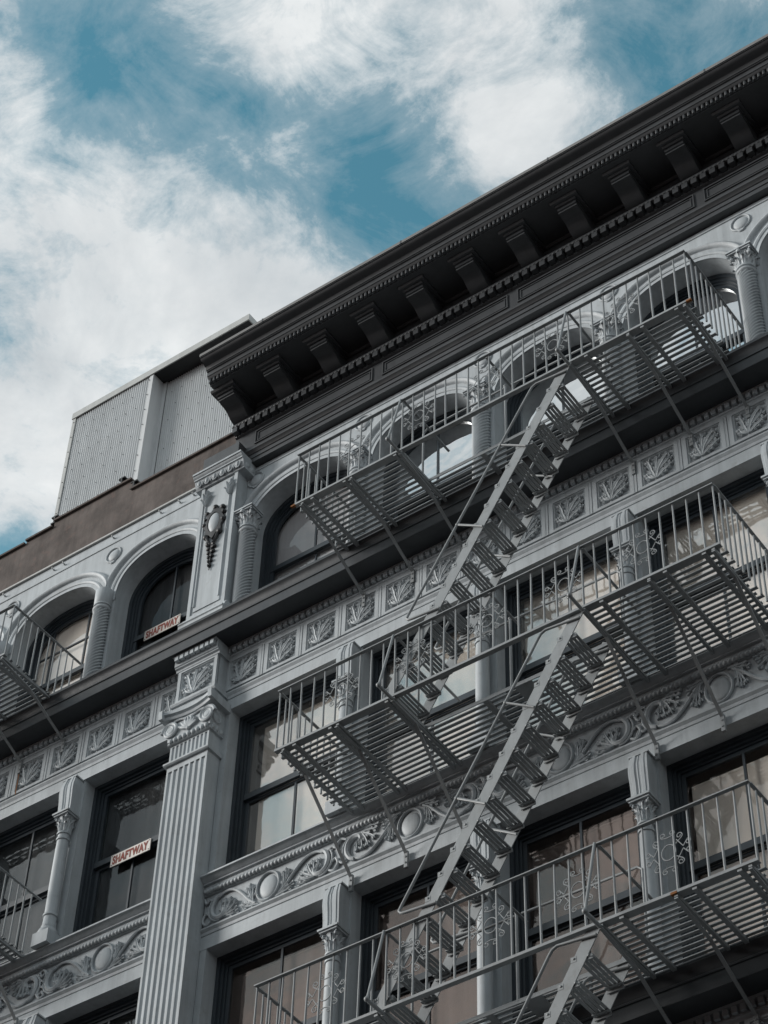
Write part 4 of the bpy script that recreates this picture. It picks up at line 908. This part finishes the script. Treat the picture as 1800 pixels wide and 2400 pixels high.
# outriggers, stays, guard rails and stairs of the main fire escape
for li, (pz, rz, yb, dzs, ys) in enumerate(FE_LV):
    for sx_ in OP:
        st = group_node('outrigger', (sx_, -1.5, pz), fe1)
        part('outrigger_bar', MB().tube([(sx_, -0.55 if li != 1 else -0.2, pz - 0.05), (sx_, -1.62, pz - 0.03)], 0.021, 8), FE, st, 60)
        part('stay', MB().tube([(sx_, -1.615, pz - 0.02), (sx_, YF - 0.015, rz + 0.01)], 0.015, 8).ell((sx_, -1.62, pz - 0.025), 0.03, 0.03, 0.03, 8, 5), FE, st, 60)
        part('tie_bar', MB().box(sx_ + 0.02, sx_ + 0.05, YF, -0.15 if li == 1 else -0.4, rz - 0.030, rz - 0.018), FE, st, 0)
    gr = group_node('guard_rail', (4.8, YI, pz), fe1)
    P = [(OP[0] - 0.08, YI, pz + 0.02), (OP[0] - 0.08, YI, pz + 0.92), (OP[0] - 0.03, YI, pz + 0.97), (4.72, YI, pz + 0.985)]
    part('guard_pipe', MB().tube(P, 0.014, 8), FE, gr, 60)
    P = [(4.80, YI, pz + 0.985), (6.08, YI, pz + 0.975), (6.13, YI, pz + 0.93), (6.13, YI, pz + 0.02)]
    part('guard_pipe', MB().tube(P, 0.014, 8), FE, gr, 60)
    part('guard_post', MB().tube([(4.74, YI, pz), (4.74, YI, pz + 1.02)], 0.016, 8).ell((4.74, YI, pz + 1.02), 0.024, 0.024, 0.02, 8, 4), FE, gr, 60)
    part('tie_bar', MB().box(4.84, 4.87, YF, YI, rz - 0.030, rz - 0.018), FE, gr, 0)
    # stair
    SL = 1.642; zt, zb = pz - 0.01, (FE_LV[li + 1][0] if li < 2 else 10.3)
    stx = group_node('stair', (4.8, -1.06, zb), fe1)
    xt, xb = 5.975, 5.975 - (zt - zb) / SL
    d = Vector((xt - xb, 0, zt - zb)).normalized(); nrm = Vector((-d.z, 0, d.x))
    for (y, t_) in ((-1.335, 0.011), (YI + 0.012, 0.011)):
        a = Vector((xb, y, zb)) + nrm * 0.07; c = Vector((xt, y, zt)) + nrm * 0.07
        b = MB().obox((a + c) / 2, d, Vector((0, 1, 0)), nrm, (c - a).length / 2, t_ / 2, 0.068)
        part('stringer', b, FE, stx, 0)
    nst = int(round((zt - zb) / 0.2365)); 
    bar_me = proto('tread_bar', MB().box(-0.0155, 0.0155, -1.328, YI + 0.005, -0.006, 0.006), FE, 0)
    tb_me = []
    for y in (-1.328, YI - 0.002):
        s_ = 1 if y < -1 else -1; tb = MB()
        tb.box(-0.088, 0.088, min(y, y + s_ * 0.055), max(y, y + s_ * 0.055), -0.018, -0.0065); tb.box(-0.088, 0.088, min(y, y + s_ * 0.012), max(y, y + s_ * 0.012), -0.05, -0.018)
        tb.ell((-0.05, y + s_ * 0.03, -0.02), 0.013, 0.013, 0.011, 6, 4); tb.ell((0.05, y + s_ * 0.03, -0.02), 0.013, 0.013, 0.011, 6, 4)
        tb_me.append(proto('tread_bracket', tb, FE, 0))
    rv = MB()
    for i in range(1, nst):
        z = zt - 0.2365 * i; x = xt - 0.2365 * i / SL - 0.055
        if z < zb + 0.05: break
        for k in range(4): place('tread_bar', bar_me, (x - 0.066 + k * 0.044, 0, z + random.uniform(-0.003, 0.003)), stx)
        for t_ in tb_me: place('tread_bracket', t_, (x, 0, z), stx)
        rv.box(x - 0.115 - 0.015, x - 0.07, -1.343, -1.3405, z - 0.035, z + 0.025)
        for (dx, dz) in ((-0.095, 0.0), (0.055, -0.02)): rv.ell((x + dx, -1.345, z + dz), 0.013, 0.010, 0.013, 6, 4)
    part('rivets', rv, FE, stx, 60, kind='stuff')
    dz = pz - 22.164
    for (y, s_) in ((-1.355, 1), (YI - 0.012, -1)):
        P = [(5.93, y, 22.075 + dz), (5.72, y, 22.098 + dz), (5.52, y, 22.118 + dz), (5.465, y, 22.09 + dz), (5.43, y, 22.04 + dz), (5.02, y, 21.368 + dz), (4.43, y, 20.395 + dz)]
        xe = 3.80; ze = 19.355 + dz
        P += [(xe, y, ze), (xe - 0.035, y, ze - 0.06), (xe - 0.01, y, ze - 0.095), (xe + 0.05, y, ze - 0.105), (4.20, y, ze - 0.135)]
        part('hand_rail', MB().tube(P, 0.0155, 8), FE, stx, 60)
        for (p, q) in (((5.02, 21.368), (5.36, 21.135)), ((4.43, 20.395), (4.77, 20.17))):
            part('rail_arm', MB().tube([(p[0], y, p[1] + dz), (q[0], y, q[1] + dz)], 0.0135, 6).ell((p[0], y, p[1] + dz), 0.022, 0.022, 0.022, 6, 4), FE, stx, 60)
# rust blooms on corners
for (x, z) in ((7.57, 22.164), (2.06, 22.164), (6.76, 14.24)):
    part('rusted_corner', MB().box(x - 0.05, x + 0.012, YF - 0.012, YF + 0.02, z - 0.012, z + 0.012), RS, fe1, 0, label='orange rusted corner plate')

part('rust_streak', MB().box(-3.462, -3.448, -0.0335, -0.030, 21.17, 21.52), RS, bld, 0, label='orange rust streak running down from a strut plate')
# ------------------------------------------------------------------ SHAFTWAY signs
def sign(x0, x1, z0, z1, y, label, mat):
    xm = (x0 + x1) / 2; zm = (z0 + z1) / 2
    t = thing('shaftway_sign', (xm, y, z0), label, 'sign', 'shaftway signs on the left bay')
    part('plate', MB().box(x0, x1, y, y + 0.012, z0, z1), mat, t, 0)
    cu = bpy.data.curves.new('lettering', 'FONT'); cu.body = 'SHAFTWAY'; cu.align_x = 'CENTER'; cu.align_y = 'CENTER'; cu.size = 0.165; cu.offset = 0.0075; cu.extrude = 0.001; cu.space_character = 1.12
    to = bpy.data.objects.new('tmp', cu); col.objects.link(to)
    dg = bpy.context.evaluated_depsgraph_get(); me = bpy.data.meshes.new_from_object(to.evaluated_get(dg)); bpy.data.objects.remove(to)
    xs = [v.co.x for v in me.vertices]; ys = [v.co.y for v in me.vertices]
    sx_ = (x1 - x0) * 0.90 / (max(xs) - min(xs)); sz_ = (z1 - z0) * 0.74 / (max(ys) - min(ys)); cxm = (max(xs) + min(xs)) / 2; cym = (max(ys) + min(ys)) / 2
    for v in me.vertices: v.co = ((v.co.x - cxm) * sx_, -v.co.z, (v.co.y - cym) * sz_)
    me.materials.clear(); me.materials.append(SR)
    place('lettering', me, (xm, y - 0.003, zm), t)
    for (sx2, sz2) in ((x0 + 0.02, z0 + 0.02), (x1 - 0.02, z0 + 0.02), (x0 + 0.02, z1 - 0.02), (x1 - 0.02, z1 - 0.02)):
        part('screw', MB().ell((sx2, y - 0.001, sz2), 0.008, 0.005, 0.008, 6, 4), BK, t, 60)
    return t
sign(-1.86, -1.235, 23.378, 23.56, 0.315, 'white SHAFTWAY sign with red letters on the arched top floor window', SW2)
sign(-1.82, -1.19, 19.42, 19.60, 0.255, 'white SHAFTWAY sign with red letters on the lower square headed window', SW)
